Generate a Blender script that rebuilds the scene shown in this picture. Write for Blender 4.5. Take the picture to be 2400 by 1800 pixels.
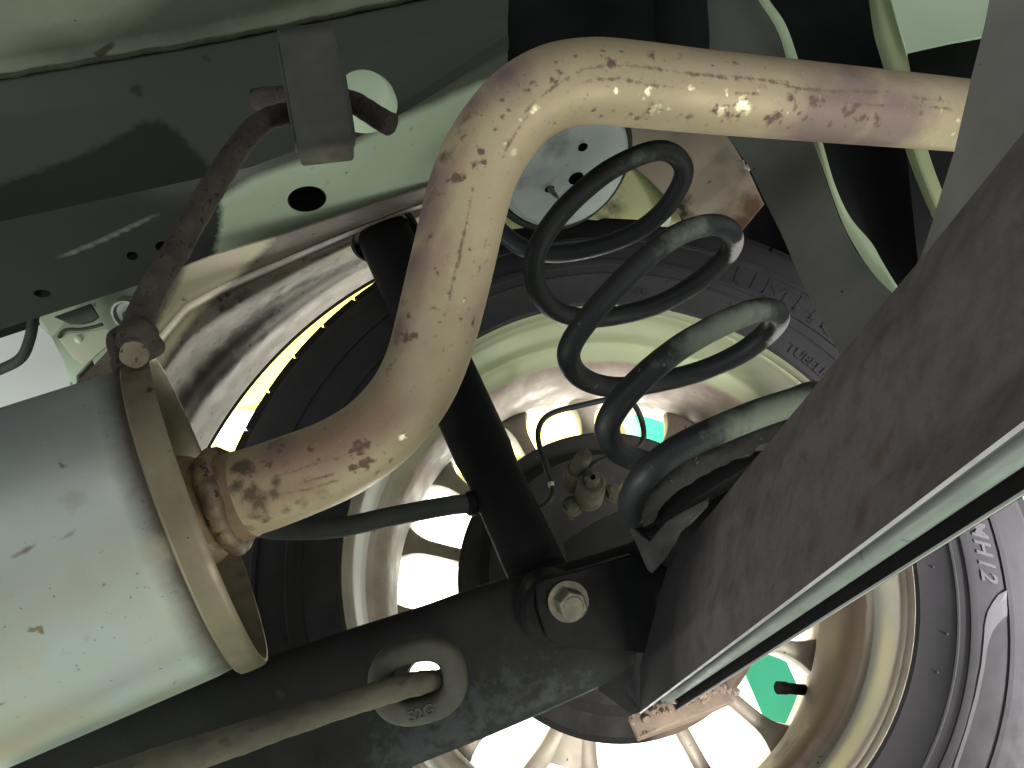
import bpy, bmesh, math, random
import numpy as np
from mathutils import Vector, Matrix, noise as mnoise

random.seed(5)
rng = np.random.default_rng(5)
for o in list(bpy.data.objects):
    bpy.data.objects.remove(o)
scn = bpy.context.scene

# ------------------------------------------------------------------ camera
F = 1900.0                                   # focal length in photo pixels (2400 px wide frame)
CAM = np.array([0.0, 0.0, 1.50])             # the car stands on a lift, camera 1.5 m above the floor
N_ = np.array([-.00256, .4360, .89994]); N_ /= np.linalg.norm(N_)          # outboard (world +Y) in camera axes
_e1 = np.array([1, 0, 0]) - N_ * N_[0]; _e1 /= np.linalg.norm(_e1)
_e2 = np.cross(_e1, N_)
if _e2[1] > 0: _e2 = -_e2
_ph = math.radians(18)
X_ = math.cos(_ph) * _e1 + math.sin(_ph) * _e2                              # car forward (world +X)
Z_ = -math.sin(_ph) * _e1 + math.cos(_ph) * _e2                             # up
ROT = np.array([X_, N_, Z_])                 # world = ROT @ camera coordinates (x right, y down, z ahead)
cam = bpy.data.cameras.new('Camera'); cam.lens = 36 * F / 2400; cam.sensor_width = 36
cam.clip_start = .01; cam.clip_end = 100
camo = bpy.data.objects.new('Camera', cam); scn.collection.objects.link(camo)
cm = Matrix.Identity(4)
for i in range(3):
    cm[i][0] = ROT[i][0]; cm[i][1] = -ROT[i][1]; cm[i][2] = -ROT[i][2]; cm[i][3] = CAM[i]
camo.matrix_world = cm
scn.camera = camo

# ------------------------------------------------------------------ world, lamps, exposure
w = bpy.data.worlds.new('World'); scn.world = w; w.use_nodes = True
bg = w.node_tree.nodes['Background']; bg.inputs[0].default_value = (.96, .985, 1.0, 1); bg.inputs[1].default_value = .9
def lamp(name, loc, target, size, power, col, size_y=None):
    l = bpy.data.lights.new(name, 'AREA'); l.energy = power; l.color = col
    l.shape = 'RECTANGLE'; l.size = size; l.size_y = size_y or size
    o = bpy.data.objects.new(name, l); scn.collection.objects.link(o)
    o.location = loc
    d = Vector(target) - Vector(loc); o.rotation_euler = d.to_track_quat('-Z', 'Y').to_euler()
    return o
WL = lambda x, y, z: (CAM[0] + x, CAM[1] + y, CAM[2] + z)
lamp('work_lamp', WL(.70, .0, -.95), WL(.05, .45, .15), .8, 10, (1, .95, .88))
lamp('wheel_fill', WL(.1, 2.1, -.25), WL(.1, .6, .1), 2.2, 50, (1, .97, .92), .5)  # unseen lamp added for the light coming in through the wheel
lamp('wall_fill', WL(0, 1.9, 1.6), WL(.2, 3.6, .3), 3.0, 420, (1, .98, .93), .5)  # unseen lamp added to whiten the wall behind the wheel
rbl = lamp('tyre_fill', WL(.80, .22, -.55), WL(.56, .62, -.11), .30, 4.6, (1, .95, .97)); rbl.data.spread = math.radians(30)  # unseen narrow lamp added to brighten the right of the tyre
lamp('rear_fill', WL(-1.7, .40, -.55), WL(.1, .6, .05), .9, 22, (1, .98, .94))  # unseen lamp added to brighten the rear skin, muffler and rim
lbl = lamp('spoke_fill', WL(.16, -.45, -.42), WL(.13, .78, -.02), .2, .6, (1, .94, .88)); lbl.data.spread = math.radians(24)  # unseen narrow lamp added near the camera to lift the lower spokes
scn.view_settings.view_transform = 'Standard'; scn.view_settings.look = 'None'
scn.view_settings.exposure = 0; scn.view_settings.gamma = 1
scn.cycles.use_denoising = True
scn.cycles.max_bounces = 8; scn.cycles.diffuse_bounces = 5; scn.cycles.glossy_bounces = 4
scn.cycles.sample_clamp_indirect = 6

# ------------------------------------------------------------------ geometry helpers
def ray(px, py): return np.array([(px - 1200) / F, (py - 900) / F, 1.0])
def toW(q): return ROT @ q + CAM
def P(px, py, d): return toW(ray(px, py) * d)                     # photo position + distance ahead -> world point
def onZ(px, py, z): r = ray(px, py); return toW(r * (z / (Z_ @ r)))  # on a level plane z above the camera
def onY(px, py, y): r = ray(px, py); return toW(r * (y / (N_ @ r)))  # on an upright plane y outboard of the camera
def DIR(v): v = ROT @ np.array(v, float); return v / np.linalg.norm(v)
def unit(v): return v / np.linalg.norm(v)
def L(pts, d=None):                                               # list of (px,py[,d]) -> world points
    return np.array([P(p[0], p[1], p[2] if len(p) > 2 else d) for p in pts])
def project(V):
    q = (V - CAM) @ ROT; z = np.maximum(q[:, 2], 1e-4)
    return 1200 + F * q[:, 0] / z, 900 + F * q[:, 1] / z, q[:, 2]

def spline(pts, step, closed=False):
    """Catmull-Rom through points (any dimension), resampled at about equal steps of the first three"""
    p = np.array(pts, float); n = len(p)
    out = []
    seg = n if closed else n - 1
    for i in range(seg):
        g = (lambda k: p[k % n]) if closed else (lambda k: p[min(max(k, 0), n - 1)])
        p0, p1, p2, p3 = g(i - 1), g(i), g(i + 1), g(i + 2)
        if not closed and i == 0: p0 = 2 * p1 - p2
        if not closed and i == n - 2: p3 = 2 * p2 - p1
        for t in np.linspace(0, 1, 24, endpoint=False):
            out.append(.5 * (2 * p1 + (p2 - p0) * t + (2 * p0 - 5 * p1 + 4 * p2 - p3) * t * t + (3 * p1 - p0 - 3 * p2 + p3) * t ** 3))
    out.append(p[0] if closed else p[-1])
    out = np.array(out)
    s = np.concatenate([[0], np.cumsum(np.linalg.norm(np.diff(out[:, :3], axis=0), axis=1))])
    m = max(3, int(s[-1] / step))
    t = np.linspace(0, s[-1], m + 1)
    r = np.stack([np.interp(t, s, out[:, k]) for k in range(out.shape[1])], 1)
    return r[:-1] if closed else r

def grid_faces(nr, nc, wrap_c=False, wrap_r=False, base=0):
    r = np.arange(nr if wrap_r else nr - 1); c = np.arange(nc if wrap_c else nc - 1)
    R, C = np.meshgrid(r, c, indexing='ij'); R2 = (R + 1) % nr; C2 = (C + 1) % nc
    return (np.stack([R * nc + C, R * nc + C2, R2 * nc + C2, R2 * nc + C], -1).reshape(-1, 4) + base).tolist()

def tube(path, rad, seg=24, caps=True, closed=False, flat=None):
    """round bar along a path; rad is a number or one per point; flat=(axis, factor) squashes it along an axis"""
    p = np.asarray(path)[:, :3]; n = len(p)
    rad = np.full(n, rad) if np.isscalar(rad) else np.asarray(rad)
    tan = np.gradient(p, axis=0) if not closed else np.roll(p, -1, 0) - np.roll(p, 1, 0)
    tan /= np.linalg.norm(tan, axis=1)[:, None]
    a = np.array([0, 0, 1.0]) if abs(tan[0][2]) < .9 else np.array([1.0, 0, 0])
    u = unit(np.cross(tan[0], a)); us = [u]
    for i in range(1, n):
        u = us[-1] - tan[i] * (us[-1] @ tan[i]); us.append(unit(u))
    us = np.array(us)
    if closed:
        twist = math.atan2(np.cross(us[-1], us[0]) @ tan[0], us[-1] @ us[0])
        for i in range(n):
            a_ = twist * i / n; v = np.cross(tan[i], us[i]); us[i] = us[i] * math.cos(a_) + v * math.sin(a_)
    vs = np.cross(tan, us)
    th = np.linspace(0, 2 * math.pi, seg, endpoint=False)
    off = us[:, None, :] * np.cos(th)[None, :, None] + vs[:, None, :] * np.sin(th)[None, :, None]
    off *= rad[:, None, None]
    if flat is not None:
        ax = np.asarray(flat[0]); off = off + (off @ ax)[..., None] * ax * (flat[1] - 1)
    V = (p[:, None, :] + off).reshape(-1, 3)
    Fc = grid_faces(n, seg, True, closed)
    if caps and not closed:
        Fc.append(list(range(seg))[::-1]); Fc.append([(n - 1) * seg + k for k in range(seg)])
    return V, Fc

def lathe(prof, c, ax, seg=64, up=(0, 0, 1), caps=False, oval=1.0):
    """profile of (along axis, radius) turned about ax through c"""
    ax = unit(np.asarray(ax, float)); up = np.asarray(up, float)
    v = unit(up - ax * (up @ ax)); u = np.cross(v, ax)
    th = np.linspace(0, 2 * math.pi, seg, endpoint=False)
    V = []
    for a, r in prof:
        V.append(np.asarray(c) + ax * a + (np.sin(th)[:, None] * u * oval + np.cos(th)[:, None] * v) * r)
    V = np.concatenate(V); Fc = grid_faces(len(prof), seg, True)
    if caps:
        Fc.append(list(range(seg))[::-1]); Fc.append([(len(prof) - 1) * seg + k for k in range(seg)])
    return V, Fc

def join(*parts):
    V, Fc, b = [], [], 0
    for v, f in parts:
        V.append(np.asarray(v)); Fc += [[i + b for i in q] for q in f]; b += len(v)
    return np.concatenate(V), Fc

def away(pts):                                                     # mean direction from the camera, for thickness
    return unit(np.mean(pts, 0) - CAM)

def plate(pts, thick, direction=None, round_=0.0, dens=None):
    """flat or gently bent sheet-metal piece with its outline and real thickness"""
    pts = np.asarray(pts); n = len(pts)
    if direction is None:
        c = pts.mean(0); _, _, vt = np.linalg.svd(pts - c); nn = vt[2]
        direction = nn if nn @ (c - CAM) > 0 else -nn
    d = np.asarray(direction) * thick
    bm = bmesh.new()
    vs = [bm.verts.new(p) for p in pts]
    f = bm.faces.new(vs)
    ex = bmesh.ops.extrude_face_region(bm, geom=[f])
    for e in ex['geom']:
        if isinstance(e, bmesh.types.BMVert): e.co += Vector(d)
    bmesh.ops.recalc_face_normals(bm, faces=bm.faces)
    if round_ > 0:
        bmesh.ops.bevel(bm, geom=[e for e in bm.edges if len(e.link_faces) == 2 and e.calc_face_angle(0) > .5 and any(len(q.verts) > 4 for q in e.link_faces)],
                        offset=round_, segments=3, affect='EDGES', profile=.5)
    bmesh.ops.triangulate(bm, faces=[q for q in bm.faces if len(q.verts) > 4])
    bm.verts.index_update()
    V = np.array([v.co[:] for v in bm.verts]); Fc = [[v.index for v in q.verts] for q in bm.faces]
    bm.free()
    return V, Fc

def sheet(rows, nc, sub, thick=.0015, disp=None):
    """pressed sheet: rows are lists of world points, resampled to nc columns, sub[i] steps between rows"""
    R = []
    for r in rows:
        r = np.asarray(r); s = np.concatenate([[0], np.cumsum(np.linalg.norm(np.diff(r, axis=0), axis=1))])
        t = np.linspace(0, s[-1], nc); R.append(np.stack([np.interp(t, s, r[:, k]) for k in range(3)], 1))
    G = []
    for i in range(len(R) - 1):
        for t in np.linspace(0, 1, sub[i], endpoint=False): G.append(R[i] * (1 - t) + R[i + 1] * t)
    G.append(R[-1]); G = np.array(G)
    if disp is not None: G = disp(G)
    nr = len(G); A = G.reshape(-1, 3)
    gu = np.gradient(G, axis=0); gv = np.gradient(G, axis=1)
    nn = np.cross(gu, gv); nn /= np.maximum(np.linalg.norm(nn, axis=2), 1e-9)[..., None]
    flip = np.sign(((G - CAM) * nn).sum(2).mean()); B = (G + nn * flip * thick).reshape(-1, 3)
    f1 = grid_faces(nr, nc); k = nr * nc
    f2 = [[i + k for i in q][::-1] for q in f1]
    rim = [r * nc for r in range(nr)], [r * nc + nc - 1 for r in range(nr)], list(range(nc)), [(nr - 1) * nc + c for c in range(nc)]
    fs = []
    for e, s in zip(rim, (1, -1, -1, 1)):
        for a, b in zip(e[:-1], e[1:]): fs.append([a, b, b + k, a + k][::s])
    return np.concatenate([A, B]), f1 + f2 + fs

def rough_up(V, amp, scale, seed=0.0, center=None):
    out = np.array(V)
    c = V.mean(0) if center is None else center
    for i, p in enumerate(V):
        q = Vector(p) * scale + Vector((seed, seed * 2, -seed))
        out[i] = p + np.array(mnoise.noise_vector(q)) * amp
    return out

# ------------------------------------------------------------------ objects, names, labels
def emp(name, loc, label, cat, group=None):
    o = bpy.data.objects.new(name, None); o.empty_display_size = .02; scn.collection.objects.link(o)
    o.location = loc; o['label'] = label; o['category'] = cat
    if group: o['group'] = group
    return o
def origin(o):
    t = np.zeros(3)
    while o is not None:
        t += np.array(o.location); o = o.parent
    return t
def mk(name, VF, mat, parent=None, label=None, cat=None, group=None, kind=None, sharp=35, loc=None, flat=False):
    V, Fc = VF
    base = origin(parent) if parent is not None else (np.zeros(3) if loc is None else np.asarray(loc, float))
    me = bpy.data.meshes.new(name)
    me.from_pydata((np.asarray(V) - base).tolist(), [], Fc); me.validate(); me.update()
    bm = bmesh.new(); bm.from_mesh(me); bmesh.ops.recalc_face_normals(bm, faces=bm.faces); bm.to_mesh(me); bm.free()
    if not flat:
        me.polygons.foreach_set('use_smooth', [True] * len(me.polygons))
        me.set_sharp_from_angle(angle=math.radians(sharp))
    me.materials.append(mat)
    o = bpy.data.objects.new(name, me); scn.collection.objects.link(o)
    if parent is not None: o.parent = parent
    elif loc is not None: o.location = base
    if label: o['label'] = label
    if cat: o['category'] = cat
    if group: o['group'] = group
    if kind: o['kind'] = kind
    return o
def verts_of(o):
    a = np.empty(len(o.data.vertices) * 3); o.data.vertices.foreach_get('co', a)
    return a.reshape(-1, 3) + origin(o)

def stain_shade(o, attr, spots, strokes=()):
    """map of worn and shaded areas: soft round patches centred on the surface point seen at a photo position, radius in photo pixels there"""
    V = verts_of(o); x, y, d = project(V); val = np.zeros(len(V))
    todo = [s for s in spots]
    for pts, r, s in strokes:
        pts = np.array(pts, float); seg = np.linalg.norm(np.diff(pts, axis=0), axis=1); tot = seg.sum()
        t = np.concatenate([[0], np.cumsum(seg)])
        for q in np.arange(0, tot, max(r * .35, 2)): todo.append((np.interp(q, t, pts[:, 0]), np.interp(q, t, pts[:, 1]), r, s * min(1, .3 + min(q, tot - q) / (.3 * tot))))
    for s in todo:
        px, py, r, st = s[:4]
        near = (np.hypot(x - px, y - py) < max(min(r, 12), 8)) & (d > 0)
        if not near.any(): continue
        d0 = d[near].min() ; c = P(px, py, d0 + .0005); rr = r * d0 / F
        dist = np.linalg.norm(V - c, axis=1)
        val = np.maximum(val, np.clip(1 - dist / (rr * 1.6), 0, 1) * st)
    a = o.data.attributes.get(attr) or o.data.attributes.new(attr, 'FLOAT', 'POINT')
    a.data.foreach_set('value', val.astype(np.float32))

def clusters(spots, big=7):
    """break round patches into irregular groups of small ones"""
    out = []
    for px, py, r, st in spots:
        if r < big: out.append((px, py, r, st)); continue
        a0 = rng.uniform(0, math.pi); out.append((px, py, r * .62, st))
        for k in range(int(5 + r * .35)):
            u_, v_ = rng.normal(0, .62), rng.normal(0, .40)
            out.append((px + r * (u_ * math.cos(a0) - v_ * math.sin(a0)), py + r * (u_ * math.sin(a0) + v_ * math.cos(a0)), r * rng.uniform(.14, .42), st * rng.uniform(.6, 1)))
    return out

def attr_set(o, attr, val):
    a = o.data.attributes.get(attr) or o.data.attributes.new(attr, 'FLOAT', 'POINT')
    a.data.foreach_set('value', np.asarray(val, dtype=np.float32))

def cut(o, cutters):
    """drill holes: cutters are (V,F) solids"""
    V, Fc = join(*cutters)
    me = bpy.data.meshes.new('cut'); me.from_pydata((V - origin(o)).tolist(), [], Fc)
    bm = bmesh.new(); bm.from_mesh(me); bmesh.ops.recalc_face_normals(bm, faces=bm.faces); bm.to_mesh(me); bm.free()
    c = bpy.data.objects.new('cut', me); scn.collection.objects.link(c); c.location = origin(o)
    m = o.modifiers.new('b', 'BOOLEAN'); m.object = c; m.operation = 'DIFFERENCE'; m.solver = 'EXACT'
    bpy.context.view_layer.update()
    new = bpy.data.meshes.new_from_object(o.evaluated_get(bpy.context.evaluated_depsgraph_get()))
    o.modifiers.clear(); old = o.data; mats = list(old.materials); o.data = new; new.name = o.name
    bpy.data.objects.remove(c)
    new.polygons.foreach_set('use_smooth', [True] * len(new.polygons)); new.set_sharp_from_angle(angle=math.radians(35))
def drill(px, py, rx, ry, d, ln, tilt=0, axis=None, seg=28):
    c = P(px, py, d); ax = unit(c - CAM) if axis is None else np.asarray(axis, float)
    r_ = DIR((math.cos(tilt), math.sin(tilt), 0)); r_ = unit(r_ - ax * (r_ @ ax)); s_ = np.cross(ax, r_)
    th = np.linspace(0, 2 * math.pi, seg, endpoint=False)
    ring = (np.cos(th)[:, None] * r_ * rx + np.sin(th)[:, None] * s_ * ry) * d / F
    V = np.concatenate([c + ring - ax * ln * .5, c + ring + ax * ln * .5])
    return V, grid_faces(2, seg, True) + [list(range(seg))[::-1], [seg + k for k in range(seg)]]

# ------------------------------------------------------------------ materials
def lin(c):
    return tuple(((v / 12.92) if v <= .04045 else ((v + .055) / 1.055) ** 2.4) for v in c)
def mat(name, cols, scale=12, rough=.6, metal=0.0, bump=.15, bscale=180, specks=(), wear_and_shade=(), spec=.5, rvar=.12, stretch=None, detail=8, bdist=.0006, contrast=.22):
    """cols: base colours mixed by large noise; specks: (scale, threshold, softness, colour); wear: (attribute, colour, edge noise scale, noise amount, rough, metal)"""
    m = bpy.data.materials.new(name); m.use_nodes = True
    nt = m.node_tree; N = nt.nodes; K = nt.links.new
    b = N['Principled BSDF']
    tc = N.new('ShaderNodeTexCoord'); co = tc.outputs['Object']
    if stretch:
        mp = N.new('ShaderNodeMapping'); mp.inputs['Scale'].default_value = stretch; K(co, mp.inputs[0]); cs = mp.outputs[0]
    else: cs = co
    def noise(sc, det=8, rg=.6, vec=None, dist=0):
        n = N.new('ShaderNodeTexNoise'); n.inputs['Scale'].default_value = sc; n.inputs['Detail'].default_value = det
        n.inputs['Roughness'].default_value = rg; n.inputs['Distortion'].default_value = dist
        K(vec or co, n.inputs['Vector']); return n.outputs['Fac']
    def mrange(v, a, b_, c=0, d=1):
        r = N.new('ShaderNodeMapRange'); r.inputs[1].default_value = a; r.inputs[2].default_value = b_; r.inputs[3].default_value = c; r.inputs[4].default_value = d
        K(v, r.inputs[0]); return r.outputs[0]
    def mix(f, a, b_):
        x = N.new('ShaderNodeMix'); x.data_type = 'RGBA'
        K(f, x.inputs[0])
        for s, v in ((6, a), (7, b_)):
            if isinstance(v, tuple): x.inputs[s].default_value = (*v, 1)
            else: K(v, x.inputs[s])
        return x.outputs[2]
    def fmix(f, a, b_):
        x = N.new('ShaderNodeMix'); K(f, x.inputs[0])
        for s, v in ((2, a), (3, b_)):
            if isinstance(v, (int, float)): x.inputs[s].default_value = v
            else: K(v, x.inputs[s])
        return x.outputs[0]
    f = noise(scale, detail, .62, cs)
    rp = N.new('ShaderNodeValToRGB'); K(f, rp.inputs[0]); el = rp.color_ramp.elements
    k = len(cols)
    for i, c in enumerate(cols):
        pos = .5 + contrast * (i / max(k - 1, 1) * 2 - 1) * .9
        e = el[i] if i < 2 else el.new(pos)
        e.position = pos; e.color = (*lin(c), 1)
    if k == 1: el[1].color = (*lin(cols[0]), 1)
    col = rp.outputs[0]
    r0 = mrange(noise(scale * 3.1, 5), .3, .7, max(rough - rvar, .05), min(rough + rvar, 1))
    mt = metal
    h = noise(bscale, 6, .65)
    for sc, th, so, c in specks:
        mk_ = mrange(noise(sc, 3, .55), th, th + so)
        col = mix(mk_, col, lin(c))
    hsum = h
    for at, c, ns, am, rr, mm in wear_and_shade:
        a = N.new('ShaderNodeAttribute'); a.attribute_name = at
        nn = noise(ns, 6, .68)
        s = N.new('ShaderNodeMath'); s.operation = 'MULTIPLY_ADD'; K(nn, s.inputs[0]); s.inputs[1].default_value = am; K(a.outputs['Fac'], s.inputs[2])
        mk_ = mrange(s.outputs[0], .5 * am + .20, .5 * am + .52)
        col = mix(mk_, col, lin(c) if isinstance(c, tuple) and len(c) == 3 and not isinstance(c[0], tuple) else lin(c[0]))
        r0 = fmix(mk_, r0, rr); mt = fmix(mk_, mt, mm)
        hs = N.new('ShaderNodeMath'); hs.operation = 'MULTIPLY_ADD'; K(mk_, hs.inputs[0]); hs.inputs[1].default_value = .35; K(hsum, hs.inputs[2]); hsum = hs.outputs[0]
    K(col, b.inputs['Base Color']); K(r0, b.inputs['Roughness'])
    if isinstance(mt, (int, float)): b.inputs['Metallic'].default_value = mt
    else: K(mt, b.inputs['Metallic'])
    b.inputs['Specular IOR Level'].default_value = spec
    bp = N.new('ShaderNodeBump'); bp.inputs['Strength'].default_value = bump; bp.inputs['Distance'].default_value = bdist
    K(hsum, bp.inputs['Height']); K(bp.outputs[0], b.inputs['Normal'])
    return m

RUST = (.38, .26, .22)
M_pipe = mat('pipe_steel', [(.63, .55, .485), (.70, .63, .53), (.73, .665, .545), (.67, .585, .51)], 7, .56, .2, .12, 260,
             wear_and_shade=[('pink', (.63, .505, .43), 18, .5, .55, .15), ('haze', (.54, .455, .44), 30, .5, .5, .2), ('soot', (.40, .345, .285), 110, 1.5, .75, .05), ('streak', (.48, .40, .32), 230, 1.5, .6, .1),
                   ('rust', (.44, .33, .30), 210, 1.7, .78, 0), ('fleck', (.93, .88, .74), 330, 1.5, .3, .5)])
M_muf = mat('muffler_steel', [(.60, .60, .575), (.68, .69, .655), (.67, .705, .70), (.71, .70, .645)], 9, .46, .45, .08, 300, rvar=.08,
            specks=[(95, .685, .04, (.50, .47, .38)), (30, .66, .10, (.58, .56, .47)), (360, .70, .03, (.48, .46, .39))], wear_and_shade=[('rim_shadow', (.33, .30, .27), 40, .25, .6, .3), ('tan', (.70, .67, .585), 25, .6, .5, .35), ('spot', (.44, .40, .32), 200, .6, .7, .1)])
M_rim = mat('muffler_rim_steel', [(.41, .37, .30), (.475, .435, .355), (.52, .49, .405)], 22, .45, .35, .12, 240, specks=[(140, .72, .02, (.3, .24, .18))],
            wear_and_shade=[('soot', (.33, .27, .23), 80, .7, .75, .1)])
M_capplate = mat('muffler_end_steel', [(.42, .38, .31), (.52, .50, .36), (.56, .56, .40)], 25, .5, .4, .15, 200, specks=[(110, .70, .03, (.22, .17, .14))],
                 wear_and_shade=[('soot', (.30, .25, .22), 80, .7, .75, .1)])
M_neck = mat('neck_steel', [(.52, .47, .40), (.68, .58, .47), (.60, .55, .45)], 30, .45, .5, .2, 220, wear_and_shade=[('soot', (.34, .28, .24), 90, .9, .8, .05)])
M_weld = mat('weld_metal', [(.30, .25, .21), (.46, .40, .32), (.66, .58, .44)], 55, .6, .3, .6, 260, specks=[(170, .62, .05, (.24, .18, .15))], bdist=.0012)
M_rod = mat('rusted_rod', [(.17, .145, .13), (.245, .212, .19), (.31, .27, .245)], 60, .85, .05, .8, 320, bdist=.0012, specks=[(240, .60, .06, (.13, .09, .085))])
M_rod2 = mat('dusty_rod', [(.27, .262, .225), (.33, .32, .275), (.37, .358, .305)], 30, .85, 0, .5, 260, spec=.2, specks=[(150, .62, .14, (.24, .23, .20))])
M_rubber = mat('rubber', [(.24, .24, .236), (.30, .30, .295)], 30, .75, 0, .25, 240, spec=.3)
M_ring = mat('ring_rubber', [(.20, .20, .175), (.28, .28, .245)], 35, .8, 0, .3, 220, spec=.3, specks=[(160, .72, .03, (.36, .36, .31))])
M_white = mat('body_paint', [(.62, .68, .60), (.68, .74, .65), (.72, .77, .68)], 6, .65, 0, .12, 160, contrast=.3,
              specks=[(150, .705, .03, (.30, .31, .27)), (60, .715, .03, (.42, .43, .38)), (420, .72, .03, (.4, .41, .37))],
              wear_and_shade=[('grime_shade', (.30, .31, .285), 22, .30, .75, 0), ('shade_patch', (.15, .162, .15), 160, .55, .85, 0), ('stain_shade', (.2, .2, .18), 120, .8, .8, 0), ('scratch', (.50, .53, .48), 200, .25, .6, 0)])
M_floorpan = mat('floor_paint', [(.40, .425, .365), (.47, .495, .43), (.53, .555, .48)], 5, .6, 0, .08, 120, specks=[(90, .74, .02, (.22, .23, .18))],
                 wear_and_shade=[('grime_shade', (.33, .34, .29), 14, .5, .8, 0), ('stain_shade', (.2, .2, .15), 120, .8, .8, 0)])
M_seal = mat('seam_sealer', [(.20, .20, .15), (.27, .27, .20)], 60, .85, 0, .5, 200)
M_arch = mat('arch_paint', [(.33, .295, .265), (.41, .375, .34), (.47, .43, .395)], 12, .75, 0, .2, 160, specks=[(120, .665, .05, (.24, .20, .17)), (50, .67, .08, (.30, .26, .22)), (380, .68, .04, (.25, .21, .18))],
             wear_and_shade=[('grime_shade', (.225, .19, .165), 50, 1.1, .9, 0), ('light', (.78, .74, .64), 60, .5, .7, 0), ('stain_shade', (.20, .165, .14), 200, 1.4, .9, 0)])
M_tan = mat('dusty_tan_panel', [(.46, .42, .36), (.56, .52, .46), (.60, .55, .47)], 14, .8, 0, .2, 170, specks=[(110, .72, .03, (.22, .18, .15))],
            wear_and_shade=[('grime_shade', (.36, .27, .20), 50, .7, .9, 0), ('stain_shade', (.16, .14, .11), 140, .8, .9, 0)])
M_lime = mat('lime_dusty_paint', [(.58, .60, .44), (.66, .68, .50)], 16, .75, 0, .2, 170, specks=[(100, .70, .03, (.34, .33, .24))], wear_and_shade=[('grime_shade', (.26, .25, .17), 110, .9, .9, 0)])
M_cup = mat('tower_paint', [(.52, .55, .55), (.60, .64, .63), (.66, .69, .68)], 10, .55, 0, .08, 200, specks=[(130, .74, .02, (.25, .25, .24))], wear_and_shade=[('stain_shade', (.22, .22, .205), 60, .5, .8, 0)])
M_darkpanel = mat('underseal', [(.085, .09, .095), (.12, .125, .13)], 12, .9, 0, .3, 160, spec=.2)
M_greyplate = mat('grey_underseal', [(.38, .38, .365), (.44, .44, .42)], 10, .85, 0, .25, 150, spec=.25, specks=[(120, .735, .02, (.14, .14, .13))])
M_flange = mat('mint_flange', [(.70, .77, .64), (.79, .85, .71)], 14, .6, 0, .1, 160, specks=[(120, .74, .02, (.3, .3, .25))])
M_lampflange = mat('lime_flange', [(.62, .655, .50), (.69, .72, .57)], 14, .6, 0, .1, 160)
M_mint = mat('mint_panel', [(.84, .93, .80), (.87, .95, .84)], 8, .5, 0, .05, 120, specks=[(45, .70, .03, (.35, .36, .32)), (130, .74, .02, (.3, .3, .28))])
M_beam = mat('rusted_beam', [(.255, .248, .255), (.295, .286, .292), (.33, .31, .312), (.315, .307, .302)], 75, .82, .1, .5, 200, spec=.2, contrast=.2,
             specks=[(70, .60, .12, (.29, .24, .232)), (160, .68, .07, (.31, .295, .295))], wear_and_shade=[('joint_shade', (.105, .103, .112), 14, .5, .8, 0)])
M_edge = mat('worn_steel_edge', [(.62, .62, .62), (.74, .74, .73)], 40, .45, .4, .1, 200)
M_bar = mat('stabiliser_steel', [(.46, .48, .47), (.54, .56, .55)], 30, .5, .3, .2, 200, specks=[(120, .66, .08, (.36, .36, .35))])
M_arm = mat('arm_paint', [(.10, .105, .105), (.13, .137, .134)], 14, .8, 0, .3, 190, spec=.18, specks=[(95, .68, .08, (.165, .175, .178))],
            wear_and_shade=[('scuff', (.185, .198, .20), 150, 1.5, .8, 0)])
M_black = mat('black_paint', [(.06, .06, .066), (.08, .08, .086)], 20, .65, 0, .2, 200, spec=.15)
M_shock = mat('shock_paint', [(.065, .065, .072), (.085, .085, .094)], 18, .65, 0, .15, 220, spec=.15, specks=[(260, .76, .01, (.2, .2, .2))])
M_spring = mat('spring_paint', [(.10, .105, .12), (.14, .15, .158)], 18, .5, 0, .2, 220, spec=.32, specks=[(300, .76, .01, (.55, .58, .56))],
               wear_and_shade=[('dust', (.42, .45, .40), 70, .8, .8, 0), ('bare', (.66, .64, .66), 230, .7, .6, 0), ('chip', (.45, .48, .5), 420, 1.5, .6, 0)])
M_tyre = mat('tyre_rubber', [(.15, .15, .16), (.185, .182, .19)], 24, .7, 0, .12, 300, spec=.35)
M_tread = mat('tread_rubber', [(.075, .075, .08), (.11, .105, .105)], 24, .85, 0, .3, 200, spec=.3)
M_letter = mat('raised_rubber', [(.27, .265, .275), (.30, .295, .305)], 30, .6, 0, .06, 300, spec=.45)
M_wheel = mat('wheel_alloy', [(.54, .50, .45), (.63, .60, .55), (.70, .68, .61)], 13, .55, .35, .15, 170, specks=[(70, .68, .10, (.42, .37, .32)), (150, .71, .03, (.30, .25, .21))],
              wear_and_shade=[('lit_band', (.84, .83, .80), 30, .25, .5, .1), ('grime_shade', (.45, .385, .335), 40, .5, .85, 0), ('green', (.58, .61, .48), 22, .3, .6, .2)])
M_drum = mat('drum_steel', [(.085, .085, .084), (.12, .118, .114)], 20, .85, .1, .35, 170, specks=[(100, .68, .06, (.26, .23, .2))], wear_and_shade=[('dirt', (.44, .38, .34), 60, .6, .9, 0)])
M_mud = mat('caked_mud', [(.40, .34, .29), (.50, .44, .39), (.55, .49, .43)], 40, .95, 0, .9, 190, bdist=.0015, specks=[(150, .68, .03, (.2, .16, .13))])
M_dust = mat('dusty_iron', [(.20, .20, .17), (.34, .34, .28), (.43, .43, .36)], 45, .85, .1, .6, 240)
M_bolt = mat('plated_bolt', [(.30, .29, .25), (.42, .41, .35)], 60, .6, .4, .4, 240, specks=[(160, .64, .06, (.46, .40, .28))])
M_cable = mat('cable_rubber', [(.22, .23, .22), (.28, .29, .275)], 30, .7, 0, .3, 240, spec=.35)
M_bpipe = mat('brake_pipe_coating', [(.12, .125, .12), (.16, .165, .155)], 40, .6, 0, .2, 260)
M_tape = mat('white_band', [(.7, .72, .66)], 30, .6)
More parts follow.
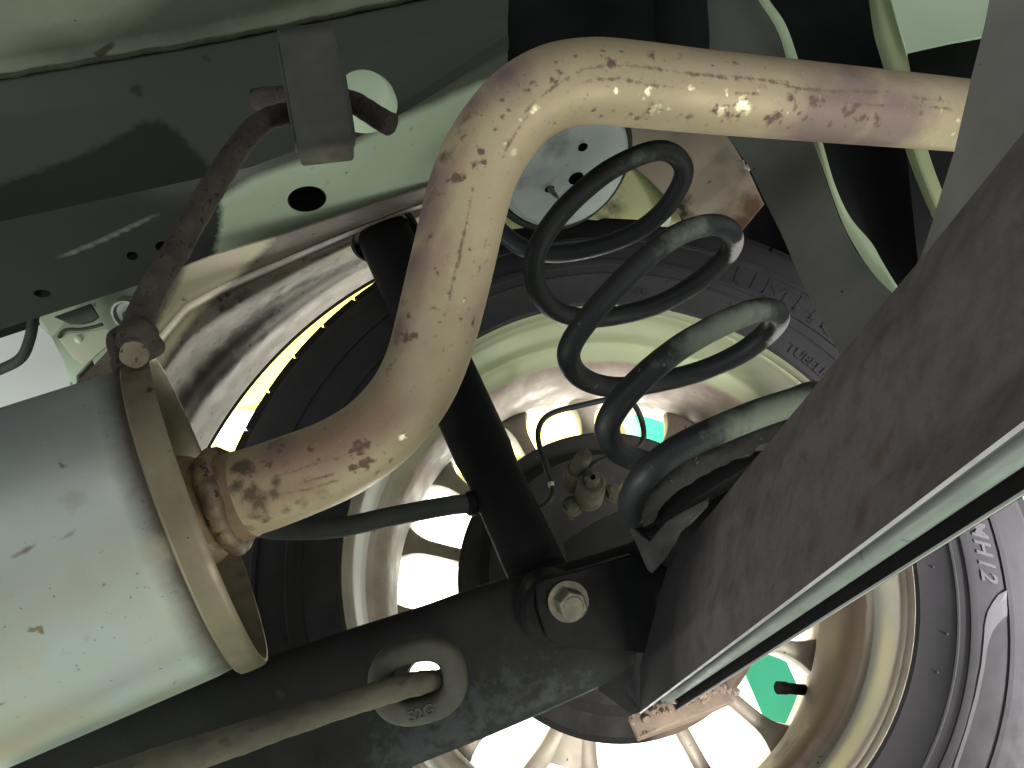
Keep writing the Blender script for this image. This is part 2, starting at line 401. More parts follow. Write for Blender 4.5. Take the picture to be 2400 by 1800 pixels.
M_wall = mat('wall_paint', [(.86, .86, .84), (.9, .9, .88)], 3, .8, 0, .05, 60)
M_floor = mat('floor_coating', [(.47, .53, .48), (.53, .59, .53)], 3, .6, 0, .1, 40)
M_yellow = mat('yellow_board', [(.94, .89, .32), (.95, .90, .36)], 5, .6, 0, .03, 60)
M_green = mat('green_post', [(.26, .76, .58), (.30, .79, .62)], 6, .45, 0, .05, 60)

# ================================================================== STRUCTURE: workshop
fl = mk('floor', plate(np.array([(-6, -6, 0), (6, -6, 0), (6, 6, 0), (-6, 6, 0)]), .1, (0, 0, -1)), M_floor, kind='structure', flat=True)
fl['label'] = 'pale green coated workshop floor below the lifted car'
wl = mk('back_wall', plate(np.array([(-6, 3.6, .004), (6, 3.6, .004), (6, 3.6, 4), (-6, 3.6, 4)]), .15, (0, 1, 0)), M_wall, kind='structure', flat=True)
wl['label'] = 'white wall seen through the wheel openings'

# ================================================================== WHEEL
WC = CAM + np.array([.13495, .62429, .12423])                 # centre of the wheel's inner rim plane
AX = np.array([0, 1.0, 0])
def wpol(r, th, a):                                            # radius, clock angle from up, distance outboard
    return WC + np.array([r * math.sin(th), a, r * math.cos(th)])
wheel = emp('road_wheel', WC, 'dusty alloy road wheel with black tyre marked MH12, behind the spring', 'wheel')
side = [(.012, .2165), (.004, .2185), (-.003, .2205), (-.005, .2225), (-.0052, .2235), (-.009, .236), (-.0135, .2445), (-.0145, .245), (-.0148, .2462), (-.0142, .2472), (-.0156, .2530),
        (-.0172, .2535), (-.0176, .2550), (-.0176, .2590), (-.0158, .2600), (-.0158, .2680), (-.0152, .2790), (-.0148, .2810), (-.0162, .2816), (-.0160, .2850), (-.0140, .2858), (-.0122, .2920), (-.0112, .2925), (-.0105, .2960),
        (-.006, .3070), (-.002, .3150), (.004, .3215), (.010, .3250)]
prof = side + [(.03, .3275), (.10, .3290), (.17, .3275), (.192, .3235), (.204, .31), (.212, .28), (.207, .25), (.195, .2200), (.18, .2165)]
tyre = mk('tyre', lathe(prof, WC, AX, 220), M_tyre, wheel, sharp=28)
sa = np.array(side)
def side_a(r):
    return float(np.interp(r, sa[:, 1], sa[:, 0]))
# shoulder and tread blocks: raised rubber blocks with sipes between them
tb = []
nb = 54
for i in range(nb):
    t0 = 2 * math.pi * i / nb; t1 = 2 * math.pi * (i + .93) / nb
    for (a0, a1, sh) in ((.004, .040, 0), (.047, .090, .35), (.097, .140, .1), (.147, .192, .45)):
        s0 = t0 + sh * 2 * math.pi / nb; s1 = t1 + sh * 2 * math.pi / nb
        for_r = [(a0, .3195 if a0 < .01 else .326), (a0 + .006, .3315), (a1 - .004, .3335), (a1, .326)]
        V = []
        for th in np.linspace(s0, s1, 4):
            for a, r in for_r: V.append(wpol(r, th, a))
        Fc = grid_faces(4, 4) + [[0, 1, 2, 3], [12, 15, 14, 13]] + [[k * 4, k * 4 + 3, k * 4 + 7, k * 4 + 4] for k in range(3)]
        tb.append((np.array(V), Fc))
mk('tread', join(*tb), M_tread, tyre, kind='stuff', flat=True)

def text_mesh(s, h, bold=0.0, shear=0.0, extr=.0006, spacing=1.0):
    cu = bpy.data.curves.new('t', 'FONT'); cu.body = s; cu.size = h / .72; cu.extrude = extr; cu.offset = bold; cu.shear = shear
    cu.space_character = spacing; cu.resolution_u = 4
    o = bpy.data.objects.new('t', cu); scn.collection.objects.link(o)
    bpy.context.view_layer.update()
    me = bpy.data.meshes.new_from_object(o.evaluated_get(bpy.context.evaluated_depsgraph_get()))
    bm = bmesh.new(); bm.from_mesh(me)
    bmesh.ops.subdivide_edges(bm, edges=[e for e in bm.edges if e.calc_length() > h * .35], cuts=2)
    bmesh.ops.triangulate(bm, faces=bm.faces)
    bm.verts.index_update()
    V = np.array([v.co[:] for v in bm.verts]); Fc = [[v.index for v in f.verts] for f in bm.faces]
    bm.free(); bpy.data.objects.remove(o)
    return V, Fc
def tyre_text(s, r, th0, h, lift=.0009, **k):
    V, Fc = text_mesh(s, h, **k)
    out = np.array([wpol(r + y, math.radians(th0) + x / r, side_a(r + y) - (lift if z > 0 else -.0004)) for x, y, z in V])
    return out, Fc
letters = [tyre_text('MH12', .2645, 104.0, .0118, bold=.0004, shear=.28, spacing=1.22),
           tyre_text('TUBELESS', .2275, 58.6, .0085, bold=.0002, spacing=1.0, lift=.0007),
           tyre_text('KUMHO', .2560, 36.5, .0230, bold=-.0001, spacing=1.25, lift=.0005),
           tyre_text('48V', .2290, 31.5, .0078, bold=.0, lift=.0005), tyre_text('JL 600', .2290, 19.5, .0078, lift=.0005)]
# crescent ornament beside the lettering
def onside(px, py):
    r_ = ray(px, py); t = (WC - CAM)[1] - .0155; q = toW(r_ * (t / (N_ @ r_))) - WC
    return math.hypot(q[0], q[2]), math.atan2(q[0], q[2])
outer = [(2358, 1384), (2340, 1394), (2326, 1412), (2313, 1436), (2307, 1462), (2304, 1502), (2298, 1560), (2284, 1630), (2262, 1710), (2236, 1790), (2225, 1830)]
inner = [(2361, 1443), (2350, 1450), (2338, 1462), (2326, 1478), (2318, 1498), (2312, 1522), (2305, 1570), (2291, 1640), (2269, 1718), (2243, 1796), (2232, 1836)]
cv = []
for A, B in zip(outer, inner):
    ra, ta = onside(*A); rb, tb_ = onside(*B)
    for s in (0, .33, .66, 1):
        r_ = ra + (rb - ra) * s; t_ = ta + (tb_ - ta) * s; cv.append(wpol(r_, t_, side_a(r_) - .0008))
cv = np.array(cv); kk = len(cv)
cf = grid_faces(11, 4) + [[i + kk for i in q][::-1] for q in grid_faces(11, 4)]
edge = [i * 4 for i in range(11)] + [43] + [i * 4 + 3 for i in range(10, -1, -1)]
letters.append((np.concatenate([cv, cv + np.array([0, .0016, 0])]), cf + [[i * 4, i * 4 + 4, i * 4 + 4 + kk, i * 4 + kk] for i in range(10)] + [[i * 4 + 3, i * 4 + 7, i * 4 + 7 + kk, i * 4 + 3 + kk] for i in range(10)]))
for th, r in ((112, .233), (124, .2395), (131, .2365), (104, .237), (44, .24), (30, .243)):             # moulding nibs
    c = wpol(r, math.radians(th), side_a(r)); letters.append(tube(np.array([c, c - AX * .0011]), .0008, 8))
def islands(V, Fc):
    par = list(range(len(V)))
    def find(a):
        while par[a] != a: par[a] = par[par[a]]; a = par[a]
        return a
    for f in Fc:
        r0 = find(f[0])
        for i in f[1:]: par[find(i)] = r0
    gr = {}
    for f in Fc: gr.setdefault(find(f[0]), []).append(f)
    for fs in gr.values():
        ids = sorted({i for f in fs for i in f}); mp_ = {a: b for b, a in enumerate(ids)}
        yield V[ids], [[mp_[i] for i in f] for f in fs]
for k_, (v_, f_) in enumerate(letters):
    if k_ < 5:
        for iv, if_ in islands(np.asarray(v_), f_): mk('raised_letter', (iv, if_), M_letter if k_ == 0 else M_tyre, tyre, flat=True)
    elif k_ == 5: mk('crescent_mark', (v_, f_), M_letter, tyre, flat=True)
    else: mk('moulding_nib', (v_, f_), M_tyre, tyre)
# rim barrel
rp = [(.012, .2155), (.002, .2165), (-.002, .2180), (-.0035, .2195), (-.0022, .2210), (.0005, .2208), (.0015, .2185), (.003, .2155), (.0045, .2140), (.010, .2125), (.030, .2110), (.046, .2100), (.0485, .2085), (.0495, .2065), (.052, .2035),
      (.058, .1985), (.066, .1955), (.085, .1940), (.110, .1930), (.130, .1935), (.142, .1955), (.150, .1985), (.155, .2000), (.185, .2010), (.195, .2100), (.200, .2180), (.192, .2200), (.185, .214), (.16, .209), (.12, .205), (.05, .212), (.012, .2155)]
rim = mk('rim_barrel', lathe(rp, WC, AX, 260), M_wheel, wheel, sharp=40)
V = verts_of(rim) - WC; ang = np.degrees(np.arctan2(V[:, 0], V[:, 2])); a_ = V[:, 1]
attr_set(rim, 'green', np.clip((a_ < .062) * 1.0, 0, 1) * np.clip(1.2 - abs(ang - 10) / 75, 0, 1) * .8 + (a_ > .07) * .22 * np.clip(1.0 - abs(ang - 0) / 60, 0, 1))
attr_set(rim, 'lit_band', np.where((a_ > .0062) & (a_ < .0475), .62, 0))  # pale band paints the light falling on the bead seat
attr_set(rim, 'grime_shade', np.where((a_ > .052) & (a_ < .16), .30 + .28 * np.exp(-((ang - 118) / 45) ** 2) + .16 * np.exp(-((a_ - .07) / .008) ** 2), .0))
# spokes: photo positions of their centre lines on the outer disc plane
AO = .158
def ondisc(px, py, a):
    r_ = ray(px, py); t = (WC - CAM)[1] + a; return toW(r_ * (t / (N_ @ r_)))
def spoke_dir(deg):
    a = math.radians(deg); q = ondisc(1413 + 300 * math.sin(a), 1390 - 300 * math.cos(a), AO) - WC
    return math.atan2(q[0], q[2])
def spoke(points, widths, th=.026):
    """one cast spoke: centre line (r, angle) with widths, rounded box section"""
    secs = []
    pts = [(r, t) for r, t in points]
    sp = spline([(r * math.sin(t), AO + (.0 if r > .1 else .0), r * math.cos(t), wd) for (r, t), wd in zip(pts, widths)], .006)
    n = len(sp); tan = np.gradient(sp[:, :3], axis=0); tan /= np.linalg.norm(tan, axis=1)[:, None]
    lat = np.cross(tan, AX)
    ring = []
    for i in range(n):
        wd = sp[i, 3] / 2; c = WC + sp[i, :3]
        for lx, ay in ((-1, .25), (-.86, -.02), (-.45, -.10), (.45, -.10), (.86, -.02), (1, .25), (.8, 1), (-.8, 1)):
            ring.append(c + lat[i] * lx * wd + AX * ay * th)
    return np.array(ring), grid_faces(n, 8, True) + [list(range(8)), [(n - 1) * 8 + k for k in range(7, -1, -1)]]
RO = .2015
pairs = [(182, 202)]
singles = [150, 222, 307, 82, 106, 129, 333, 355, 285, 243, 263, 24, 31, 38, 45, 62]
def sp_ang(deg):
    return spoke_dir(deg)
for a, b in pairs:
    ta, tb_ = sp_ang(a), sp_ang(b)
    if tb_ - ta > math.pi: tb_ -= 2 * math.pi
    if ta - tb_ > math.pi: ta -= 2 * math.pi
    m_ = (ta + tb_) / 2
    stem = spoke([(.04, m_), (.10, m_), (.130, m_), (.158, m_)], [.046, .042, .040, .034])
    s1 = spoke([(.120, m_ + (ta - m_) * .45), (.150, m_ + (ta - m_) * .72), (.175, ta), (.190, ta), (RO, ta)], [.018, .018, .017, .021, .036])
    s2 = spoke([(.120, m_ + (tb_ - m_) * .45), (.150, m_ + (tb_ - m_) * .72), (.175, tb_), (.190, tb_), (RO, tb_)], [.0176, .0176, .0166, .0206, .0356], .0262)
    o = mk('spoke', join(stem, s1, s2), M_wheel, wheel, label='forked spoke that splits in two towards the rim'); attr_set(o, 'grime_shade', np.full(len(o.data.vertices), .14))
for a in singles:
    t_ = sp_ang(a)
    o = mk('spoke', spoke([(.04, t_), (.11, t_), (.165, t_), (.185, t_), (RO, t_)], [.026, .0165, .0150, .020, .038]), M_wheel, wheel); attr_set(o, 'grime_shade', np.full(len(o.data.vertices), .12))
mk('hub_disc', lathe([(.14, .0), (.14, .085), (.150, .098), (.186, .098), (.186, 0)], WC, AX, 64), M_wheel, wheel)
c = ondisc(1845, 1614, .135); c2 = ondisc(1880, 1616, .140)
mk('valve_stem', join(tube(spline([ondisc(1823, 1612, .128), ondisc(1842, 1613, .131)], .002), .0056, 16), tube(spline([ondisc(1842, 1613, .1312), ondisc(1885, 1617, .140)], .003), .0048, 16)), M_black, wheel, label='black rubber valve stem')

# ================================================================== BRAKE
drum = emp('drum_brake', WC + AX * .09, 'dark drum brake with dusty backing plate in the centre of the wheel', 'drum brake')
BC = WC + AX * .087
bp = mk('backing_plate', lathe([(-.006, 0), (-.006, .070), (-.010, .085), (-.010, .108), (-.002, .116), (-.001, .1315), (.003, .1350), (.007, .1362), (.012, .1340), (.012, .0)], BC, AX, 120), M_drum, drum)
Vb = verts_of(bp) - BC; attr_set(bp, 'dirt', np.clip((-Vb[:, 2] - .08) / .05, 0, 1) * .7 * np.clip((Vb[:, 0] * .6 - Vb[:, 2] * .8 - .085) / .04, 0, 1) + np.where(np.hypot(Vb[:, 0], Vb[:, 2]) > .128, .12, 0))
mk('drum', lathe([(.0125, .04), (.0125, .131), (.05, .129), (.052, .05)], BC, AX, 100), M_drum, drum)
def hexbolt(px, py, d, r, ln, fl=1.35, axis=None, seg=6, rot=.3):
    c = P(px, py, d); ax = AX if axis is None else axis
    b1 = lathe([(0, r * .0), (0, r * .9), (.1 * r, r), (ln, r), (ln, 0)], c, ax, seg)
    b0 = lathe([(ln - .0012, 0), (ln - .0012, r * fl), (ln + .0012, r * fl), (ln + .0012, 0)], c, ax, 28)
    b2 = lathe([(-.0007, 0), (-.0007, r * .62), (.0004, r * .70), (.0004, 0)], c, ax, 24)
    return join(b1, b0, b2)
dB = .655
mk('bolt', hexbolt(1343, 1180, dB, .0064, .008), M_dust, drum, label='rust tinged bolt head, lower of the two beside the bleed nipple')
mk('bolt', hexbolt(1440, 1150, dB, .0062, .008), M_bolt, drum, label='grey bolt head, higher of the two beside the bleed nipple')
c1 = P(1357, 1098, .672)
mk('wheel_cylinder', join(lathe([(-.004, 0), (-.004, .0075), (-.002, .009), (.03, .010), (.03, 0)], P(1352, 1102, .645), AX, 28),
                          lathe([(-.003, .0035), (-.0035, .0085), (-.001, .0105), (.014, .0115), (.035, .0122), (.035, 0)], P(1388, 1132, .630), AX, 36)), M_dust, drum)
nv = tube(spline([P(1352, 1100, .646), P(1359, 1086, .637), P(1367, 1075, .630), P(1374, 1062, .625)], .0015), [.0062] * 6 + [.0062] * 9, 18) if False else \
     tube(spline([(*P(1350, 1103, .646), .0062), (*P(1360, 1086, .636), .0066), (*P(1369, 1070, .628), .0060), (*P(1373, 1062, .6245), .0042), (*P(1374.5, 1059, .6235), .0012)], .0012), spline([(*P(1350, 1103, .646), .0062), (*P(1360, 1086, .636), .0066), (*P(1369, 1070, .628), .0060), (*P(1373, 1062, .6245), .0042), (*P(1374.5, 1059, .6235), .0012)], .0012)[:, 3], 20)
mk('bleed_nipple_cap', nv, M_dust, drum)
mk('pipe_nut', lathe([(-.004, .0025), (-.004, .0052), (-.001, .0062), (.012, .0062), (.012, 0)], P(1388, 1122, .622), AX, 6), M_bolt, drum)

bpipe = mk('brake_pipe', tube(spline(L([(1387, 1120, .632), (1381, 1104, .615), (1394, 1087, .612), (1417, 1076, .62), (1455, 1066, .64), (1489, 1052, .65), (1506, 1034, .655), (1509, 1012, .66), (1504, 986, .665), (1495, 963, .665), (1482, 946, .665), (1455, 936, .66),
    (1421, 937, .655), (1353, 952, .645), (1300, 966, .64), (1272, 985, .635), (1261, 1014, .63), (1265, 1048, .625), (1279, 1088, .615), (1291, 1124, .61), (1296, 1150, .605), (1290, 1170, .60), (1272, 1187, .60), (1240, 1200, .60)]), .002), .0023, 14), M_bpipe,
    label='thin dark brake pipe looping from the drum behind the coil spring', cat='brake pipe', loc=P(1388, 1120, .632))
mk('marking_band', tube(spline(L([(1291.5, 1132, .6085), (1293, 1141, .6065)]), .001), .00255, 14), M_tape, bpipe)

# ================================================================== REAR AXLE
axle = emp('rear_axle', P(1500, 1450, .48), 'heavy dark rear axle: black trailing arm and rust-brown torsion beam', 'axle')
# trailing arm, a rounded box tube
st = [((-60, 1755), (190, 2260), .485), ((400, 1602), (640, 1960), .485), ((633, 1525), (790, 1880), .488), ((800, 1470), (927, 1816), .49), ((1000, 1410), (1053, 1769), .492), ((1120, 1366), (1150, 1730), .492), ((1250, 1330), (1300, 1662), .492), ((1380, 1292), (1405, 1610), .492), ((1490, 1255), (1485, 1566), .492)]
G = []
for (t, b, d) in st:
    A = P(t[0], t[1], d); B = P(b[0], b[1], d - .028); mid = (A + B) / 2; up = (A - B) / 2
    dv = away([A, B]); dv = unit(dv - unit(up) * (dv @ unit(up)))
    s = []
    for th in np.linspace(0, 2 * math.pi, 40, endpoint=False):
        cs, sn = math.cos(th), math.sin(th); e = .42
        s.append(mid + up * np.sign(cs) * abs(cs) ** e + dv * (.030 + .030 * np.sign(sn) * abs(sn) ** e))
    G.append(s)
G = np.array(G)
Gs = np.stack([spline(G[:, k], .01)[:40] if False else np.stack([np.interp(np.linspace(0, len(st) - 1, 60), np.arange(len(st)), G[:, k, j]) for j in range(3)], 1) for k in range(40)], 1)
arm = mk('trailing_arm', (Gs.reshape(-1, 3), grid_faces(60, 40, True) + [list(range(40))[::-1], [59 * 40 + k for k in range(40)]]), M_arm, axle)
cut(arm, [drill(1008, 1572, 52, 34, .50, .4, tilt=-.3), drill(581, 1665, 15, 12, .455, .05), drill(594, 1748, 15, 13, .455, .05)])
stain_shade(arm, 'scuff', [(1200, 1620, 60, .5), (1290, 1610, 50, .5), (1120, 1655, 60, .55), (1060, 1700, 70, .6), (980, 1740, 90, .6), (900, 1770, 60, .5), (1370, 1590, 35, .4), (1040, 1650, 40, .45)], [([(1173, 1528), (1168, 1600)], 9, .7), ([(860, 1790), (1400, 1600)], 22, .45)])
# torsion beam, running towards the camera
VPb = (1195, 1870)
def bm_edge(far, near, d_far, ext=1.25):
    f = np.array(far, float); n = np.array(near, float); v = np.array(VPb, float)
    n2 = f + (n - f) * ext
    k = np.linalg.norm(f - v)
    return P(f[0], f[1], d_far), P(n2[0], n2[1], d_far * k / np.linalg.norm(n2 - v))
def beam_strip(eds, m=60, thick=.004, name='', mt=None, rows=10, disp=0.0):
    """slab lofted between edges (each far/near world points), thickness away from camera"""
    rr = []
    for (a, b) in eds: rr.append([a + (b - a) * t for t in np.concatenate([np.linspace(0, 1, m), np.linspace(1.1, 3.2, 12)])])
    def dz(Gd):
        if disp:
            for i in range(Gd.shape[0]):
                for j in range(Gd.shape[1]):
                    Gd[i, j] += np.array(mnoise.noise_vector(Vector(Gd[i, j]) * 40)) * disp
        return Gd
    return sheet(rr, 90, [rows] * (len(eds) - 1), thick, dz)
E2 = bm_edge((1560, 1330), (2400, 312), .462)
E2b = bm_edge((1545, 1400), (2400, 420), .452)
E2c = bm_edge((1500, 1560), (2400, 860), .455)
E3 = bm_edge((1500, 1671), (2400, 990), .470)
E3i = bm_edge((1502, 1676), (2400, 1003), .4715)
bf = mk('beam_face', beam_strip([E2, E2b, E2c, E3], rows=14, disp=.0002, thick=.0010), M_beam, axle, sharp=60)
Vq = verts_of(bf); attr_set(bf, 'joint_shade', np.clip(1.0 - np.linalg.norm(Vq - P(1540, 1480, .46), axis=1) / .21, 0, 1) * .9)   # shade painted in towards the arm joint
ea = beam_strip([bm_edge((1499, 1670), (2400, 986), .4695), bm_edge((1500, 1674), (2400, 1001), .4702)], thick=.0005, rows=3)
mk('beam_edge', ea, M_edge, axle, label='bare bright cut edge of the beam face')
ba, bb = bm_edge((1560, 1640), (2400, 1043), .505)
rb_far = 14 * .505 / F; kf = np.linalg.norm(bb - CAM)
mk('stabiliser_bar', tube(np.array([ba + (bb - ba) * t for t in np.linspace(0, 3.2, 60)]), .0030, 28), M_bar, axle, label='light steel bar lying inside the open beam')
E4 = bm_edge((1560, 1640), (2400, 1060), .540); E5 = bm_edge((1560, 1680), (2400, 1149), .535)
mk('beam_lower_flange', beam_strip([E4, E5], thick=.0012, rows=8), M_black, axle)
mk('flange_edge', beam_strip([bm_edge((1560, 1679), (2400, 1147), .5335), bm_edge((1560, 1683), (2400, 1156), .534)], thick=.0005, rows=2), M_edge, axle, label='bare lower edge of the beam flange')
# dark mass between the beam and the arm: the spring pan, bracket and end of the arm
mk('arm_gusset', plate(L([(1440, 1300, .475), (1500, 1250, .47), (1570, 1262, .465), (1612, 1232, .46), (1652, 1190, .455), (1690, 1110, .45), (1795, 1030, .42), (1850, 1000, .40), (1900, 1100, .38), (1800, 1380, .42), (1560, 1610, .462), (1500, 1672, .475), (1450, 1600, .478), (1420, 1450, .478)]), .006, round_=.002), M_black, axle)
br = plate(L([(1257, 1383, .452), (1262, 1368, .452), (1279, 1357, .452), (1380, 1330, .452), (1478, 1300, .455), (1560, 1330, .456), (1600, 1440, .452), (1600, 1545, .452), (1568, 1537, .452), (1440, 1527, .450), (1324, 1521, .449), (1300, 1512, .449), (1281, 1492, .449), (1260, 1430, .450)]), .008, round_=.0012)
mk('shock_bracket', br, M_black, axle)
mk('hub_plate', plate(L([(1318, 1272, .615), (1395, 1222, .60), (1472, 1186, .59), (1492, 1240, .585), (1490, 1300, .58), (1330, 1336, .60)]), .006, round_=.001), mat('olive_dusty', [(.17, .175, .155), (.215, .22, .195)], 20, .85, 0, .3, 180), axle)
# seat pan with folded lip under the spring
mk('spring_pan', plate(L([(1468, 1195, .452), (1500, 1250, .446), (1560, 1220, .44), (1640, 1165, .428), (1740, 1105, .41), (1830, 1040, .395), (1880, 985, .385), (1840, 1000, .40), (1700, 1050, .43), (1560, 1110, .445), (1500, 1150, .452)]), .010, round_=.001), M_black, axle)
mk('pan_lip', plate(L([(1474, 1228, .440), (1500, 1250, .438), (1522, 1268, .436), (1560, 1222, .432), (1610, 1192, .425), (1660, 1168, .418), (1650, 1196, .42), (1612, 1226, .426), (1594, 1250, .43), (1566, 1306, .434), (1528, 1346, .438), (1516, 1336, .440), (1490, 1275, .441), (1476, 1250, .441)]), .004, round_=.001), M_greyplate if False else mat('pan_lip_paint', [(.08, .08, .08), (.115, .113, .11)], 30, .75, 0, .3, 200), axle)
mb = plate(L([(1475, 1678, .498), (1560, 1640, .502), (1625, 1612, .505), (1706, 1596, .508), (1722, 1642, .500), (1640, 1678, .496), (1560, 1706, .493), (1500, 1730, .491), (1496, 1728, .491)]), .010, round_=.0015)
mk('caked_bracket', (rough_up(mb[0], .0016, 90), mb[1]), M_mud, axle, label='mud caked bracket at the end of the beam')
crumbs = []
for k in range(26):
    t = k / 25; c = P(1478 + 240 * t + rng.uniform(-8, 8), 1676 - 76 * t + rng.uniform(-4, 22), .494 - .002 * t)
    r = rng.uniform(.0010, .0030); s = lathe([(-r, 0), (-r * .7, r * .7), (0, r), (r * .7, r * .7), (r, 0)], c, DIR((0, 0, 1)), 9); crumbs.append((rough_up(s[0], r * .5, 400, k), s[1]))
mk('mud_lumps', join(*crumbs), M_mud, axle, kind='stuff')
# broad grey strut rising from the beam to the upper right
mk('axle_strut', plate(L([(2100, 690, .36), (2119, 660, .36), (2164, 606, .357), (2175, 542, .352), (2205, 443, .345), (2234, 352, .338), (2272, 185, .33), (2297, 86, .325), (2322, 0, .32), (2345, -120, .31), (2700, -120, .26), (2700, 150, .26), (2480, 330, .27), (2300, 560, .30), (2150, 760, .33)]), .006, round_=.0015), M_greyplate, axle)
mk('arm_end_filler', plate(L([(1400, 1535, .470), (1600, 1500, .468), (1560, 1625, .474), (1502, 1672, .478), (1480, 1680, .482), (1440, 1650, .484), (1400, 1620, .486)]), .012, round_=.002), M_black, axle)  # arm end widened as black filler over the shaded backing plate
# bolt through the shock eye
ba_ = DIR((-.12, .10, 1))
mk('bolt', hexbolt(1345, 1421, .432, .0080, .016, 1.42, ba_), M_bolt, axle, label='large flanged bolt through the lower shock bracket')

# ================================================================== SHOCK
shock = emp('shock_absorber', P(1240, 1300, .535), 'black telescopic shock absorber slanting down behind the tailpipe', 'shock absorber')
sa0, sa1 = P(840, 470, .690), P(1262, 1372, .520)
sd = unit(sa1 - sa0)
ctr = [(866, 560), (975, 733), (1113, 985), (1237, 1278), (1262, 1330)]
b0 = P(905, 560, .745); b1 = P(1246, 1310, .545)
sd = unit(b1 - b0)
mk('dust_tube', lathe([(-.02, 0), (-.02, .0250), (.10, .0238), (.255, .0220), (.262, .0210), (.272, .0200)], b0, sd, 56), M_shock, shock)
Ls = np.linalg.norm(b1 - b0)
mk('damper_body', lathe([(.250, .0196), (Ls - .02, .0200), (Ls + .012, .0200), (Ls + .018, .015), (Ls + .018, 0)], b0, sd, 56), M_shock, shock)
mk('upper_mount', lathe([(-.08, 0), (-.08, .031), (-.012, .0315), (-.004, .0325), (-.002, .030), (-.008, .026), (-.008, 0)], b0, sd, 56), M_darkpanel, shock)
ec = P(1300, 1425, .475)
mk('lower_eye', lathe([(-.014, .008), (-.015, .019), (-.012, .0215), (.020, .0215), (.022, .012)], ec, DIR((-.12, .1, 1)), 48, caps=True), M_black, shock)

# ================================================================== COIL SPRING
spring_pts = [(1120, 380, .63), (1128, 455, .635), (1150, 512, .635), (1186, 553, .632), (1234, 584, .628), (1300, 595, .625), (1388, 582, .62), (1478, 550, .61), (1546, 502, .60), (1590, 442, .588), (1602, 394, .575), (1574, 359, .562), (1523, 356, .550), (1433, 396, .535), (1356, 456, .525), (1302, 514, .520),
    (1262, 578, .522), (1251, 634, .530), (1266, 690, .545), (1308, 731, .562), (1375, 746, .578), (1455, 738, .588), (1546, 712, .588), (1632, 663, .578), (1692, 610, .562), (1717, 572, .545), (1709, 540, .525), (1671, 527, .510), (1612, 540, .498), (1553, 572, .488), (1500, 616, .480), (1433, 684, .474), (1378, 748, .472),
    (1342, 800, .474), (1333, 838, .482), (1352, 876, .500), (1396, 900, .520), (1455, 908, .535), (1528, 898, .543), (1636, 872, .540), (1730, 831, .526), (1797, 781, .508), (1823, 745, .490), (1806, 727, .472), (1765, 730, .458), (1696, 757, .446), (1612, 802, .438), (1546, 850, .433), (1488, 903, .430), (1444, 956, .430),
    (1423, 1002, .436), (1438, 1046, .450), (1478, 1072, .466), (1530, 1086, .480), (1610, 1085, .492), (1720, 1055, .49), (1830, 1010, .475), (1900, 965, .455), (1925, 938, .43), (1905, 926, .408), (1860, 942, .395), (1775, 970, .388), (1671, 1013, .386), (1584, 1056, .388), (1522, 1104, .392), (1488, 1146, .404), (1478, 1180, .420), (1490, 1212, .446), (1540, 1225, .470), (1600, 1215, .48)]
spr = mk('coil_spring', tube(spline(L(spring_pts), .0016), .0070, 40), M_spring, label='black coil spring standing between the tailpipe bend and the beam', cat='coil spring', loc=P(1560, 1080, .44))
spc = spline(L(spring_pts), .0016); ctrl = L(spring_pts); nS = len(spc)
ci = []
i0 = 0
for c_ in ctrl:                                                # sample index of every traced point, in order along the wire
    k = i0 + int(np.argmin(np.linalg.norm(spc[i0:i0 + 60] - c_, axis=1))) if i0 < nS else nS - 1
    ci.append(k); i0 = k
def along(a, b, soft):
    t = np.arange(nS); fa, fb = np.interp(a, range(len(ci)), ci), np.interp(b, range(len(ci)), ci)
    return np.clip((t - fa) / soft, 0, 1) * np.clip((fb - t) / soft, 0, 1)
Vs = verts_of(spr)[:nS * 40].reshape(nS, 40, 3); nrm = (Vs - spc[:, None, :]); nrm /= np.linalg.norm(nrm, axis=2)[..., None]
face = np.clip(nrm @ DIR((.15, .35, -1)) * .7 + .5, 0, 1)
dust = (.62 * along(42.4, 48, 34)[:, None] + .64 * along(58.4, 63.2, 30)[:, None] + .36 * along(26, 30.5, 26)[:, None] + .25 * along(11, 14, 20)[:, None]) * face
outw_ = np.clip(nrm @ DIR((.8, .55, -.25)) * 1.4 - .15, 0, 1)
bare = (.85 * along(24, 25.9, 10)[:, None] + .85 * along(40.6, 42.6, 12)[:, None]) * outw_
nv_ = len(spr.data.vertices)
attr_set(spr, 'dust', np.concatenate([dust.ravel(), np.zeros(nv_ - nS * 40)])); attr_set(spr, 'bare', np.concatenate([bare.ravel(), np.zeros(nv_ - nS * 40)]))
stain_shade(spr, 'chip', [(1370 + rng.uniform(-30, 60), 890 + rng.uniform(-24, 24), rng.uniform(2, 5), .8) for k in range(34)] + [(rng.uniform(1480, 1760), 870 - (abs(rng.uniform(0, 1))) * 30, rng.uniform(2, 5), .8) for k in range(14)] + [(1340 + rng.uniform(-10, 20), 790 + rng.uniform(-40, 40), rng.uniform(2, 4), .7) for k in range(8)] + [(1470 + rng.uniform(-40, 50), 1065 + rng.uniform(-14, 12), rng.uniform(2, 5), .7) for k in range(8)])
